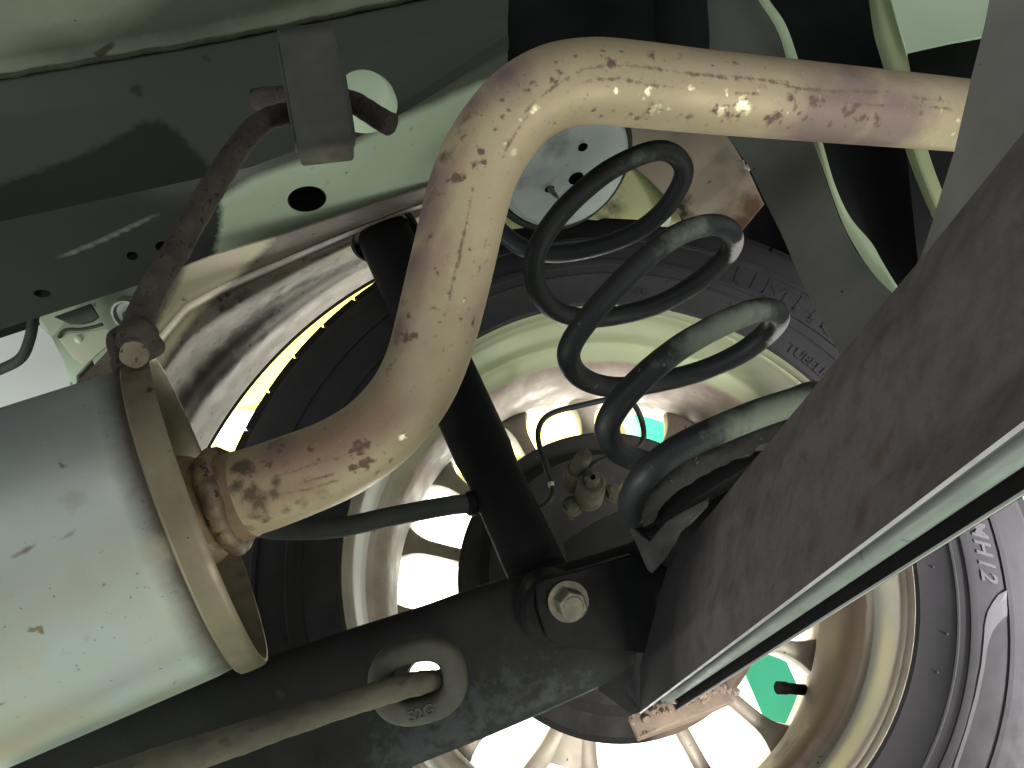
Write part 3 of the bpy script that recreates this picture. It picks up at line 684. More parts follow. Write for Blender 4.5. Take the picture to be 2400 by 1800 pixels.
# cracked rubber seat under the lowest coil
pad = tube(spline(L([(1925, 985, .43), (1850, 985, .405), (1770, 1015, .402), (1690, 1055, .403), (1610, 1092, .405), (1550, 1130, .410), (1515, 1170, .424), (1510, 1205, .445), (1530, 1225, .465)]), .0016), .0078, 26)
pv = rough_up(pad[0], .0022, 130)
pado = mk('spring_seat', (pv, pad[1]), M_rubber if False else mat('perished_rubber', [(.095, .09, .09), (.15, .14, .135)], 60, .9, 0, .8, 260, bdist=.0015, specks=[(200, .66, .03, (.34, .32, .31))]), label='cracked black rubber seat under the lowest spring coil', cat='rubber seat', loc=P(1640, 1090, .41))
cr = []
for px, py, d, w_, h_ in ((1772, 1040, .398, 46, 20), (1726, 1052, .40, 30, 16), (1812, 1024, .398, 30, 18), (1752, 1018, .399, 20, 12), (1640, 1074, .397, 14, 9), (1618, 1090, .398, 12, 8), (1596, 1102, .399, 12, 7)):
    q = plate(L([(px - w_, py + h_ * .5, d), (px - w_ * .3, py - h_ * .7, d - .001), (px + w_ * .5, py - h_, d), (px + w_, py - h_ * .4, d), (px + w_ * .6, py + h_ * .8, d), (px - w_ * .4, py + h_, d)]), .004, round_=.0006)
    cr.append((rough_up(q[0], .0012, 220, px), q[1]))
mk('loose_flakes', join(*cr), M_rubber, pado, kind='stuff')

# ================================================================== CAR BODY
body = emp('car_body', CAM + np.array([-.2, .55, .5]), 'underside of a white car body: floor pan, frame rail and wheel arch', 'car body')
hR, yR, hF = .455, .476, .594
def rowpts(pl, f, xs):
    a = np.array(pl, float)
    return np.array([f(x, np.interp(x, a[:, 0], a[:, 1])) for x in xs])
xs = np.linspace(-420, 1190, 150)
def ext(pl):                                                   # extend a traced line straight past both ends
    a = [np.array(p, float) for p in pl]
    l = a[0] + (a[0] - a[1]) / abs(a[0][0] - a[1][0]) * 900; r = a[-1] + (a[-1] - a[-2]) / abs(a[-1][0] - a[-2][0]) * 900
    return [l] + a + [r]
seam = ext([(0, 181), (226, 142), (452, 104), (588, 78), (700, 54), (900, 12)])
step = ext([(0, 271), (136, 258), (312, 217), (452, 199), (588, 172), (700, 150), (900, 105)])
fold = ext([(0, 560), (588, 416), (832, 325), (949, 262), (1100, 170)])
bott = ext([(0, 773), (366, 655), (506, 597), (669, 549), (949, 457), (1120, 397)])
fl_ = ext([(0, 520), (588, 392), (832, 300), (949, 236), (1100, 140)])
r_seam = rowpts(seam, lambda x, y: onZ(x, y, hF), xs)
r_step = rowpts(step, lambda x, y: onY(x, y, yR), xs)
r_fold0 = rowpts(fl_, lambda x, y: onY(x, y, yR), xs)
r_fold1 = rowpts(fold, lambda x, y: onZ(x, y, hR), xs)
r_bot = rowpts(bott, lambda x, y: onZ(x, y, hR), xs)
r_hem = r_bot + np.array([0, .002, .035])
r_fold = (r_fold0 + r_fold1) / 2
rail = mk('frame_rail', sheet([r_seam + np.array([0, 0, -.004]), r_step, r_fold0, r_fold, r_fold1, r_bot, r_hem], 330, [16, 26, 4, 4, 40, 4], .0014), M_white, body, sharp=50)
cut(rail, [drill(720, 467, 45, 29, .665, .25, tilt=-.15), drill(310, 600, 12, 10, .66, .2), drill(380, 577, 15, 11, .665, .2, tilt=-.2), drill(99, 688, 18, 9.5, .63, .2, tilt=.05)])
V = verts_of(rail); x, y, d = project(V)
def inpoly(x, y, poly, soft):
    """signed distance to a traced outline, as 0..1 with a soft border (used for painted shade and tone areas)"""
    p = np.array(poly, float); n = len(p); best = np.full(len(x), 1e9); ins = np.zeros(len(x), bool)
    for i in range(n):
        a, b = p[i], p[(i + 1) % n]; ab = b - a
        t = np.clip(((x - a[0]) * ab[0] + (y - a[1]) * ab[1]) / (ab @ ab), 0, 1)
        best = np.minimum(best, np.hypot(x - a[0] - t * ab[0], y - a[1] - t * ab[1]))
        c_ = ((a[1] > y) != (b[1] > y)) & (x < (b[0] - a[0]) * (y - a[1]) / (b[1] - a[1] + 1e-9) + a[0]); ins ^= c_
    return np.clip(.5 + np.where(ins, best, -best) / soft, 0, 1)
mk('rail_inner', plate(np.array([r_bot[0] + [0, -.075, .045], r_bot[-34] + [0, -.075, .045], r_bot[-34] + [0, .05, .030], r_bot[0] + [0, .05, .030]]), .003, (0, 0, 1)), M_darkpanel, body)
# shade painted as colour: dark patch at the left end, grey upper side
attr_set(rail, 'shade_patch', .72 * inpoly(x, y, [(-600, 600), (0, 432), (181, 368), (340, 284), (372, 282), (415, 306), (452, 345), (482, 378), (506, 410), (520, 500), (512, 560), (505, 585), (520, 640), (300, 720), (-600, 1100)], 40))
attr_set(rail, 'grime_shade', .95 * inpoly(x, y, [(-600, -100), (0, 100), (312, 0), (588, -100), (800, -200), (1000, -300), (1600, -300), (1600, 60), (1120, 190), (955, 262), (835, 325), (700, 372), (588, 412), (505, 460), (470, 500), (500, 700), (-600, 1100)], 60))
stain_shade(rail, 'stain_shade', [(478, 132, 11, .6), (488, 142, 8, .6), (318, 205, 16, .8), (326, 218, 10, .8), (770, 430, 7, .7), (850, 330, 6, .5), (965, 305, 8, .5), (968, 343, 7, .5), (880, 350, 9, .4), (812, 390, 5, .5), (600, 455, 5, .5), (640, 485, 6, .5), (780, 440, 6, .4), (700, 515, 6, .4), (560, 560, 4, .4), (655, 535, 5, .4), (860, 470, 10, .3)])
stain_shade(rail, 'scratch', [], [([(100, 620), (160, 601), (240, 568), (310, 535), (398, 494)], 11, .62)])
# floor pan above the rail, bellying down towards the left, with a brushed sealer seam
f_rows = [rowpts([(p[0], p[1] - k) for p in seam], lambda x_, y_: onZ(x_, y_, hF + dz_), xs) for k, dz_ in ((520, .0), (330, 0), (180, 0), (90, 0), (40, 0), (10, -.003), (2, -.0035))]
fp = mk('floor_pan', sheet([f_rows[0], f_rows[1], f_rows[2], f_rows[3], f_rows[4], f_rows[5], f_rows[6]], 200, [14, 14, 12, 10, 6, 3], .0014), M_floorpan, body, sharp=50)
V = verts_of(fp); x, y, d = project(V)
attr_set(fp, 'grime_shade', .55 * inpoly(x, y, [(-100, 150), (60, 90), (260, 40), (420, -60), (900, -80), (800, 10), (560, 90), (200, 160)], 120))
stain_shade(fp, 'stain_shade', [], [([(232, 128), (250, 115), (268, 100)], 7, .9), ([(225, 130), (245, 122)], 8, .9)])
sm = [onZ(x_, np.interp(x_, np.array(seam)[:, 0], np.array(seam)[:, 1]) + 1.5 * math.sin(x_ * .05) + rng.uniform(-1, 1), hF - .005) for x_ in np.linspace(-300, 1150, 160)]
mk('seam_sealer', tube(np.array(sm), .0019 * (1 + .07 * np.sin(np.arange(160) * .9) * rng.uniform(.3, 1, 160)), 10, flat=((0, 0, 1), .5)), M_seal, body)
# the rest of the floor above, out of the picture, that keeps the daylight off from above
over = [(np.array([-1.6, -1.5, .66]), np.array([1.6, -1.5, .66]), np.array([1.6, .47, .66]), np.array([-1.6, .47, .66]))]
mk('main_floor', plate(np.array(over[0]) + CAM, .03, (0, 0, 1)), M_darkpanel, body, flat=True)
mk('inner_sill', plate(np.array([(.60, .47, .28), (1.6, .47, .28), (1.6, .47, .70), (.60, .47, .70)]) + CAM, .10, (0, 1, 0), round_=.01), M_darkpanel, body)
mk('side_panel', plate(np.array([(-1.6, .47, .72), (1.6, .47, .72), (1.6, .88, .72), (-1.6, .88, .72)]) + CAM, .02, (0, 0, 1)), M_darkpanel, body, flat=True)
# wheel arch: from the rail edge out to the rolled fender lip, an arc about the wheel
t_arc = np.radians(np.linspace(-74, -6, 60))
aw = [wpol(.4225, t, .150) for t in t_arc]
tops = [(180, 900), (250, 830), (330, 720), (420, 630), (506, 597), (669, 549), (800, 506), (949, 457), (1060, 420)]
ta = np.array(tops, float); sp_ = np.concatenate([[0], np.cumsum(np.hypot(*np.diff(ta, axis=0).T))])
tp = np.array([onY(np.interp(s, sp_, ta[:, 0]), np.interp(s, sp_, ta[:, 1]), .545) for s in np.linspace(0, sp_[-1], 60)])
def arch_disp(Gd):
    nr = Gd.shape[0]
    for i in range(nr):
        t = i / (nr - 1)
        bumpv = .010 * math.exp(-((t - .17) / .022) ** 2) - .005 * math.exp(-((t - .215) / .015) ** 2) + .012 * math.exp(-((t - .32) / .05) ** 2) - .014 * math.exp(-((t - .48) / .10) ** 2) + .006 * math.exp(-((t - .7) / .05) ** 2)
        Gd[i] += (CAM - Gd[i]) / np.linalg.norm(CAM - Gd[i], axis=1)[:, None] * bumpv
    return Gd
lip_in = [p + np.array([0, -.004, .0]) for p in aw]
arch = mk('wheel_arch', sheet([tp, lip_in, [p + (p - WC) * .05 for p in aw]], 200, [70, 4], .0014, arch_disp), M_arch, body, sharp=60)
stain_shade(arch, 'grime_shade', [(600, 770, 40, .8), (560, 800, 40, .85), (640, 740, 40, .6), (520, 850, 45, .9), (480, 900, 40, .9), (440, 930, 40, .8), (580, 790, 30, .8), (620, 800, 20, .7), (660, 690, 35, .5), (540, 720, 40, .5), (720, 650, 25, .5), (570, 700, 30, .6)],
      [([(430, 920), (520, 830), (610, 740), (700, 680), (800, 640), (870, 610)], 24, .62), ([(700, 620), (790, 595), (860, 590)], 10, .5)])
V = verts_of(arch); x, y, d = project(V)
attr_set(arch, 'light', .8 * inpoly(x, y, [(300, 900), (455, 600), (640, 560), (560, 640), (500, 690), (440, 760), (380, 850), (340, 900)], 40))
stain_shade(arch, 'stain_shade', [(rng.uniform(420, 880), rng.uniform(600, 900), rng.uniform(2.5, 8), rng.uniform(.5, .9)) for k in range(110)] + [(735, 700, 10, .7), (800, 660, 8, .6), (840, 630, 8, .6), (560, 700, 6, .6), (520, 730, 6, .5), (700, 720, 6, .5)], ())
# outer fender skin beyond the arch lip
fo = [wpol(.4225, t, .152) for t in np.radians(np.linspace(-100, 60, 90))]; fo2 = [wpol(.75, t, .19) for t in np.radians(np.linspace(-100, 60, 90))]
mk('fender_skin', sheet([fo, fo2], 120, [6], .0012), M_arch, body)
lipc = [wpol(.4290, t, .156) for t in np.radians(np.linspace(-100, 60, 120))]
mk('fender_lip', tube(np.array(lipc), .0042, 16), M_wall, body)
# inner arch liner over the tyre, right of the tailpipe
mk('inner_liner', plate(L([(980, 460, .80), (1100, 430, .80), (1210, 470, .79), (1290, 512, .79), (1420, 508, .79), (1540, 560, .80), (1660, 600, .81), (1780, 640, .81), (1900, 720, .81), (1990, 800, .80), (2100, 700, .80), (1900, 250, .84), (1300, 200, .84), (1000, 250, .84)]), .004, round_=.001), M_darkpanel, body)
# spring tower cup
cup_c = P(1330, 388, .655); cax = DIR((.34, .58, -.74))
cup = mk('spring_tower', lathe([(.0, 0), (.0, .022), (-.002, .040), (.001, .052), (-.004, .056), (-.012, .058), (-.030, .058)], cup_c, cax, 72, oval=1.0), M_cup, body, sharp=60)
cut(cup, []) if False else None
hd = []
stain_shade(cup, 'stain_shade', [(1305, 378, 8, .8), (1310, 350, 12, .35), (1270, 480, 8, .3), (1250, 470, 10, .3)])
hol = []
for px, py, rx, ry, t in ((1366, 345, 12, 9, -.5), (1350, 418, 19, 12, -.55), (1288, 443, 12, 7, -.4)):
    r_ = ray(px, py); cc = P(px, py, ((cup_c - CAM) @ cax) / (ROT @ r_ @ cax) - .0012)
    hol.append((px, py, rx, ry, (cc, t)))
cs_ = []
for px, py, rx, ry, (cc, t) in hol:
    q_ = (cc - CAM) @ ROT; cs_.append(drill(px, py, rx, ry, q_[2], .03, tilt=t))
mk('tower_hole', join(*[(v, f) for v, f in cs_[:0]] or [drill(1366, 345, .1, .1, .70, .001)]), M_black, body) if False else None
bk = mk('tower_back', lathe([(.0, 0), (.0, .05), (-.004, .05), (-.004, 0)], cup_c - cax * .018, cax, 32), M_darkpanel, body)
V0 = lathe([(.0, .0005), (.0, .022), (-.002, .040), (.001, .052), (-.004, .056), (-.012, .058), (-.030, .058), (-.031, .0565), (-.012, .0565), (-.005, .0545), (-.0015, .0515), (-.0042, .040), (-.002, .022), (-.002, .0005), (.0, .0005)], cup_c, cax, 72)
bpy.data.objects.remove(cup)
cup = mk('spring_tower', V0, M_cup, body, sharp=60)
cut(cup, cs_)
stain_shade(cup, 'stain_shade', [(1305, 378, 8, .8), (1310, 350, 14, .35), (1366, 332, 14, .4), (1288, 436, 16, .45), (1345, 408, 20, .4), (1230, 480, 14, .3), (1200, 440, 10, .3), (1240, 390, 60, .42), (1300, 330, 60, .45), (1270, 350, 50, .42), (1225, 430, 40, .38)])  # big upper-left patches paint the cup's shading; small ones are stains
mk('locating_stud', tube(L([(1290, 444, .662), (1307, 463, .640)]), [.0026, .0012], 12), M_dust, body)
mk('tower_ring', lathe([(0, .0582), (.003, .0590), (.004, .0620), (.001, .0645), (-.012, .065), (-.02, .06)], cup_c - cax * .014, cax, 72), mat('ring_black_rubber', [(.10, .10, .105), (.13, .13, .135)], 30, .7, 0, .15, 200), body)
mk('tower_shelf', plate(L([(1120, 500, .70), (1180, 455, .70), (1250, 430, .71), (1400, 400, .72), (1500, 385, .73), (1560, 430, .735), (1600, 520, .735), (1580, 533, .735), (1545, 530, .735), (1500, 515, .735), (1418, 511, .73), (1402, 516, .73), (1330, 510, .73), (1280, 520, .73), (1230, 533, .72), (1150, 545, .71)]), .004, round_=.0008), M_lime, body)
stain_shade(bpy.data.objects['tower_shelf'], 'grime_shade', [(1540, 440, 40, .7), (1560, 480, 35, .7), (1430, 470, 12, .6), (1500, 500, 30, .6), (1420, 505, 30, .5), (1460, 495, 30, .5), (1250, 515, 50, .7), (1180, 520, 40, .7), (1545, 520, 20, .3)])
tanp = mk('tower_gusset', plate(L([(1440, 250, .72), (1690, 250, .71), (1712, 330, .706), (1753, 395, .70), (1791, 478, .698), (1731, 551, .70), (1690, 545, .705), (1640, 536, .71), (1605, 520, .712), (1570, 470, .716), (1520, 420, .72), (1470, 380, .725)]), .003, round_=.0006), M_tan, body)
bm = bmesh.new(); bm.from_mesh(tanp.data); bmesh.ops.subdivide_edges(bm, edges=bm.edges, cuts=14, use_grid_fill=True); bm.to_mesh(tanp.data); bm.free()
stain_shade(tanp, 'grime_shade', [(1760, 490, 50, .7), (1740, 530, 40, .8), (1700, 510, 40, .4), (1740, 400, 30, .4)])
stain_shade(tanp, 'stain_shade', [(1590, 470, 30, .6), (1600, 500, 25, .5), (1665, 425, 5, .6), (1735, 300, 6, .4)], [([(1580, 470), (1640, 520)], 8, .6)])
mk('clip', tube(spline(L([(1740, 377, .69), (1746, 392, .688), (1756, 398, .688), (1752, 385, .688)]), .001), .0013, 8), M_edge, body)
mk('liner_screw', join(lathe([(-.002, 0), (-.002, .004), (.004, .006), (.004, 0)], P(1553, 512, .70), cax, 20)), M_edge, body)
# grey bracket hanging down in front of the tyre, and its rolled pale edge
hang = [(1640, 120, .66), (1680, 240, .645), (1703, 316, .635), (1753, 385, .62), (1793, 470, .605), (1829, 542, .59), (1875, 651, .57), (1924, 746, .552), (1976, 846, .535), (2060, 960, .51), (2200, 900, .49), (2106, 690, .52), (2050, 640, .54), (2004, 588, .55), (1966, 511, .565), (1930, 407, .585), (1905, 332, .60), (1870, 200, .625), (1843, 136, .64), (1820, 68, .655), (1777, 0, .67), (1740, -80, .69), (1620, -80, .69)]
mk('hanging_bracket', plate(L(hang), .003, round_=.0006), M_greyplate, body)
def ribbon(left, right, d, thick, bulge):
    """rolled flange between two traced edges"""
    rows = []
    for t in np.linspace(0, 1, 9):
        rr = []
        for a, b, dd in zip(left, right, d):
            rr.append(P(a[0] + (b[0] - a[0]) * t, a[1] + (b[1] - a[1]) * t, dd - bulge * math.sin(math.pi * t)))
        rows.append(spline(rr, .006))
    m_ = min(len(r) for r in rows)
    return sheet(rows, 120, [2] * 8, thick)
fL = [(1745, -60), (1777, 0), (1820, 68), (1843, 136), (1866, 220), (1906, 332), (1933, 407), (1970, 511), (2010, 588), (2055, 651), (2094, 690), (2150, 760)]
fR = [(1775, -50), (1803, 0), (1840, 54), (1868, 130), (1892, 215), (1927, 331), (1956, 430), (1992, 508), (2042, 568), (2068, 613), (2106, 674), (2165, 748)]
dF = [.672, .655, .64, .63, .61, .585, .57, .55, .535, .525, .51, .49]
mk('bracket_flange', ribbon(fL, fR, dF, .002, .004), M_flange, body, label='pale mint rolled edge of the hanging bracket')
gL = [(2018, -80), (2036, 0), (2048, 80), (2071, 160), (2097, 250), (2121, 348), (2155, 440), (2190, 520)]
gR = [(2066, -80), (2088, 0), (2118, 84), (2134, 168), (2158, 262), (2174, 348), (2207, 443), (2240, 520)]
mk('inner_flange', ribbon(gL, gR, [.73, .72, .71, .70, .69, .68, .67, .66], .002, .010), M_lampflange, body, label='lime tinted rounded flange behind the tailpipe end')
# dark recesses between them
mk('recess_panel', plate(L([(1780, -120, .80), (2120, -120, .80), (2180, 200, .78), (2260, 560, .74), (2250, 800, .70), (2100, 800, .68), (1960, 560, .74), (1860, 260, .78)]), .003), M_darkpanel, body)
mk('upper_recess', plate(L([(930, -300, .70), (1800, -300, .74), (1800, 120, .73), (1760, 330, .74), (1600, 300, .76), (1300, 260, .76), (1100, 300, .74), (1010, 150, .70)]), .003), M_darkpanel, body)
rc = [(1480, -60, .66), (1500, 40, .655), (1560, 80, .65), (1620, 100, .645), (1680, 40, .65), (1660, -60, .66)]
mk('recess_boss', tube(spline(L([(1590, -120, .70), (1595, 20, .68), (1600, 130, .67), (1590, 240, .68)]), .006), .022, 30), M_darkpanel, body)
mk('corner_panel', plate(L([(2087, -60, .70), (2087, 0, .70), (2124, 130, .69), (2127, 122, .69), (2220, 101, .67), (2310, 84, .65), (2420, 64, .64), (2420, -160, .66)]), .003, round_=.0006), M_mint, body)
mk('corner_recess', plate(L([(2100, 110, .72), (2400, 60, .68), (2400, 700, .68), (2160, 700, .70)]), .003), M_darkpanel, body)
# rear corner: bumper skin, bracket and screws left of the muffler
mk('rear_skin', plate(L([(-300, 560, .80), (110, 720, .80), (150, 800, .80), (165, 900, .80), (170, 960, .80), (120, 1060, .80), (-300, 1200, .80)]), .003), mat('white_skin', [(.86, .88, .87), (.9, .92, .91)], 5, .5, 0, .03, 100, specks=[(70, .74, .02, (.45, .5, .5))]), body)
mk('inner_bracket', plate(L([(60, 700, .72), (240, 640, .72), (380, 640, .72), (360, 720, .72), (290, 790, .72), (265, 790, .72), (270, 900, .72), (235, 900, .72), (215, 840, .72), (180, 880, .72), (182, 940, .72), (165, 900, .725), (150, 850, .73), (120, 790, .74), (80, 750, .74)]), .004, round_=.001), M_white, body)
mk('bracket_tab', plate(L([(137, 795, .700), (150, 781, .700), (200, 777, .700), (245, 768, .70), (270, 774, .70), (265, 800, .70), (230, 828, .70), (205, 850, .70), (186, 850, .70), (170, 838, .70)]), .003, round_=.0008), M_lime if False else mat('cream_tab', [(.66, .68, .58), (.72, .74, .64)], 20, .6, 0, .1, 160, specks=[(140, .74, .02, (.3, .3, .25))]), body)
mk('tab_rivet', lathe([(-.0015, 0), (-.0012, .002), (0, .0034), (.001, .0036), (.001, 0)], P(183, 795, .699), DIR((0, -.1, 1)), 20), M_flange, body)
mk('drain_plug', lathe([(-.002, 0), (-.002, .004), (-.0045, .006), (-.002, .010), (-.002, .012), (-.005, .0135), (-.005, .0155), (.002, .017), (.002, 0)], P(308, 736, .70), DIR((.1, -.55, .8)), 40), mat('plug_grey', [(.38, .40, .36), (.5, .52, .47)], 40, .5, .1, .2, 180), body)
mk('dark_tab', plate(L([(125, 742, .705), (212, 711, .705), (230, 741, .70), (215, 752, .70), (190, 758, .70), (160, 758, .70)]), .003, round_=.0006), mat('dark_tab_paint', [(.30, .32, .29), (.34, .36, .33)], 20, .7), body)
mk('foam_edge', tube(spline(L([(138, 792, .698), (146, 778, .698), (162, 772, .698), (190, 772, .698), (220, 766, .698), (240, 760, .698)]), .002), .0016, 10), M_seal, body)
mk('sensor_lead', tube(spline(L([(90, 640, .70), (78, 750, .70), (68, 800, .70), (50, 838, .70), (10, 862, .70), (-60, 885, .70), (-200, 900, .70)]), .003), .0046, 16), M_cable, body, label='thin dark lead curving down beside the frame rail')
# hanger pin welded to the rail
pin = mk('hanger_pin', tube(spline([(*P(600, 232, .545), .0068), (*P(700, 226, .530), .0068), (*P(812, 236, .520), .0068), (*P(856, 256, .515), .0066), (*P(890, 278, .510), .0064), (*P(916, 292, .507), .0062)], .002), .0072, 20), M_rod, body, label='dark rusty pin through the upper hole of the rubber hanger')
vv = rough_up(verts_of(pin), .0005, 200) - origin(pin); pin.data.vertices.foreach_set('co', vv.ravel()); pin.data.update()
mk('pin_head', plate(L([(612, 219, .54), (650, 205, .54), (655, 248, .535), (618, 258, .54)]), .012, round_=.001), M_rubber if False else M_greyplate, body)
mk('rail_dimple', lathe([(-.006, 0), (-.0075, .010), (-.004, .018), (.004, .0225), (.012, .024)], P(852, 222, .588), DIR((-.1, .25, 1)), 36), mat('bright_dimple', [(.80, .88, .76), (.84, .9, .8)], 8, .5, 0, .04, 120), body, label='bright pressed boss behind the rubber hanger')

# ================================================================== EXHAUST
exh = emp('exhaust', P(494, 1190, .45), 'tan steel exhaust: silver muffler and rust-spotted bent tailpipe', 'exhaust')
mc = P(496.4, 1191.7, .452); MA = DIR((.9034, -.3353, .2936))       # muffler end centre and axis, pointing forward
rr = .0927; OV = .904
upm = DIR((-.345, -.939, -.475))
mk_prof = [(-.60, rr * .955), (-.0165, rr * .958)]
shell_prof = [(a, rr * .955) for a in np.linspace(-.55, -.026, 60)] + [(-.020, rr * .950), (-.016, rr * .945), (-.0137, rr * .945), (-.010, rr * .945)]
shell = mk('muffler_shell', lathe(shell_prof, mc, MA, 200, up=upm, oval=OV), M_muf, exh)
V = verts_of(shell); al = (V - mc) @ MA
attr_set(shell, 'rim_shadow', np.clip((al + .036) / .020, 0, 1) * .55)  # shadow strip behind the rim, painted as a darker tone
stain_shade(shell, 'tan', [(150, 1400, 130, .3), (330, 1290, 110, .36), (60, 1560, 120, .3), (300, 1600, 120, .32), (160, 1700, 140, .5), (40, 1760, 120, .62), (420, 1600, 60, .45), (60, 1300, 120, .25)])
stain_shade(shell, 'spot', [(98, 1200, 9, .9), (168, 1182, 8, .8), (62, 1287, 9, .9), (15, 1235, 9, .7), (158, 1252, 9, .5), (330, 1293, 9, .6), (170, 1345, 5, .8), (215, 1330, 5, .8), (5, 1414, 6, .8), (245, 1585, 14, .6), (200, 1692, 7, .7), (265, 1470, 6, .5), (80, 1190, 8, .4)])
sw = lathe([(-.0155, rr * .945), (-.0147, rr * .985), (-.0136, rr * 1.0), (-.011, rr * 1.004), (-.004, rr * 1.004), (-.0015, rr * 1.000), (0, rr * .985), (-.0003, rr * .968), (-.0018, rr * .957), (-.006, rr * .945), (-.010, rr * .930), (-.0215, rr * .928)], mc, MA, 200, up=upm, oval=OV)
rimo = mk('muffler_rim', sw, M_rim, exh)
stain_shade(rimo, 'soot', [(440, 1000, 20, .3), (420, 920, 26, .4), (560, 1300, 40, .6), (590, 1380, 40, .6), (615, 1460, 30, .5), (575, 1340, 30, .6), (300, 880, 40, .5), (310, 940, 30, .4), (345, 880, 25, .5), (330, 1000, 25, .25)])
ep = mk('muffler_end_plate', lathe([(-.0215, rr * .929), (-.0225, rr * .90), (-.022, rr * .75), (-.018, rr * .6), (-.016, rr * .3), (-.016, 0)], mc, MA, 120, up=upm, oval=OV), M_capplate, exh)
stain_shade(ep, 'soot', [(400, 930, 25, .5), (540, 1290, 40, .8), (570, 1360, 40, .7), (590, 1430, 35, .7), (560, 1320, 40, .7), (610, 1480, 30, .6), (380, 860, 30, .5), (400, 1000, 6, .7), (430, 1020, 8, .7)])
# tailpipe
pipe_c = [(566, 1160, .4475, .0240), (630, 1139, .4475, .0238), (700, 1113, .448, .0234), (785, 1078, .449, .0228), (862, 1031, .450, .0222), (920, 978, .4505, .0220), (966, 918, .451, .0222), (1000, 846, .452, .0226), (1024, 765, .453, .0232), (1047, 672, .454, .0236), (1069, 580, .455, .0236), (1090, 490, .456, .0236), (1117, 402, .457, .0235), (1162, 320, .458, .0234), (1222, 250, .4585, .0234), (1297, 206, .4605, .0235), (1385, 192, .466, .0238), (1480, 198, .474, .0240), (1640, 215, .490, .0240), (1800, 230, .507, .0241), (2020, 250, .535, .0242), (2250, 271, .568, .0243), (2450, 292, .60, .0243), (2700, 318, .64, .0243), (3600, 430, .84, .0243), (5200, 640, 1.15, .0243)]
D_ = .0240
pth = spline([(*P(a, b, d), r) for a, b, d, r in pipe_c], .0016)
_px = project(pth[:, :3])[0]; pth = pth[(_px < 2460) | (np.arange(len(pth)) % 12 == 0)]     # coarser where it leaves the picture
pipe = mk('tailpipe', tube(pth, pth[:, 3], 150), M_pipe, exh)
def z2(*a): return [(800 + p[0] / 2.212, p[1] / 2.212, p[2] / 2.212 * 1.0, p[3]) for p in a]
rs = z2((1115, 322, 26, .8), (990, 430, 28, .8), (970, 470, 24, .8), (1090, 410, 26, .75), (1140, 378, 20, .8), (830, 520, 24, .8), (860, 480, 16, .7), (800, 670, 16, .7), (870, 570, 12, .7), (830, 605, 14, .7), (780, 632, 12, .6), (625, 715, 24, .7), (730, 790, 30, .8), (740, 840, 28, .8), (690, 850, 30, .7), (600, 920, 42, 1), (640, 915, 24, .9), (505, 1005, 20, .6), (455, 1225, 34, .75),
    (650, 1165, 20, .8), (680, 985, 10, .7), (670, 1045, 12, .7), (625, 1260, 12, .8), (612, 1300, 12, .6), (498, 1415, 18, .8), (685, 1360, 16, .6), (775, 1265, 22, .7), (790, 1300, 18, .6), (745, 1380, 18, .6), (1215, 290, 14, .6), (1400, 320, 40, .75), (1390, 340, 30, .7), (1450, 265, 20, .6), (1600, 290, 34, .6), (1645, 265, 22, .6), (1760, 280, 28, .55), (1350, 258, 22, .5), (2040, 320, 28, .75), (1310, 575, 24, .65), (1240, 560, 16, .6), (1410, 585, 22, .7), (1345, 615, 34, .75), (1270, 585, 12, .6),
    (1500, 600, 28, .8), (1540, 625, 34, .85), (1480, 620, 26, .8), (1600, 580, 34, .7), (1640, 570, 36, .7), (1660, 640, 20, .6), (1110, 645, 26, .6), (1165, 615, 18, .5), (1590, 635, 40, .7), (1950, 580, 36, .95), (2010, 595, 40, .9), (1980, 570, 36, .9), (2080, 560, 46, .95), (2050, 540, 24, .9), (1970, 630, 20, .7), (1895, 665, 24, .8), (860, 940, 22, .5), (865, 900, 16, .5), (1020, 740, 16, .5), (840, 1105, 16, .5), (770, 1025, 12, .5))
def zz(ox, oy, *a): return [(ox + p[0] / 2.212, oy + p[1] / 2.212, p[2] / 2.212, p[3]) for p in a]
rs += zz(800, 600, (330, 415, 40, .85), (385, 410, 26, .7), (345, 310, 30, .6), (480, 270, 28, .7), (690, 350, 28, .85), (685, 320, 20, .7), (530, 490, 16, .8), (655, 455, 16, .7), (560, 590, 20, .6), (440, 830, 22, .4), (325, 935, 26, .7), (95, 1000, 44, .95), (130, 980, 30, .9), (60, 1010, 24, .9), (115, 1080, 44, .9), (60, 1095, 34, .85), (150, 1065, 28, .85), (180, 1135, 26, .7), (265, 1065, 14, .7), (225, 1020, 16, .5), (190, 975, 16, .5), (275, 450, 34, .5), (240, 590, 40, .5), (560, 190, 10, .7), (640, 225, 14, .6), (500, 90, 14, .6), (755, 30, 26, .5), (620, 330, 12, .7), (510, 340, 10, .7), (280, 540, 20, .4))
rs += zz(1400, 0, (280, 290, 26, .6), (430, 280, 20, .5), (70, 320, 30, .6), (700, 320, 34, .5), (910, 640, 50, .85), (890, 620, 26, .8), (940, 600, 30, .75), (1000, 670, 26, .85), (1080, 620, 34, .75), (1050, 590, 22, .7), (1030, 560, 24, .7), (1020, 575, 14, .7), (1110, 540, 34, .85), (1120, 520, 36, .8), (1170, 520, 24, .7), (1010, 510, 36, .75), (1205, 660, 30, .85), (1215, 640, 20, .8), (1300, 590, 38, .85), (1330, 580, 26, .8), (1380, 620, 32, .85), (1410, 615, 20, .8), (1455, 640, 34, .85), (1460, 620, 24, .8), (1340, 550, 26, .7), (1680, 580, 36, .5), (1300, 660, 40, .35), (1780, 510, 12, .6), (600, 340, 6, .7), (770, 650, 6, .9), (530, 460, 8, .5))
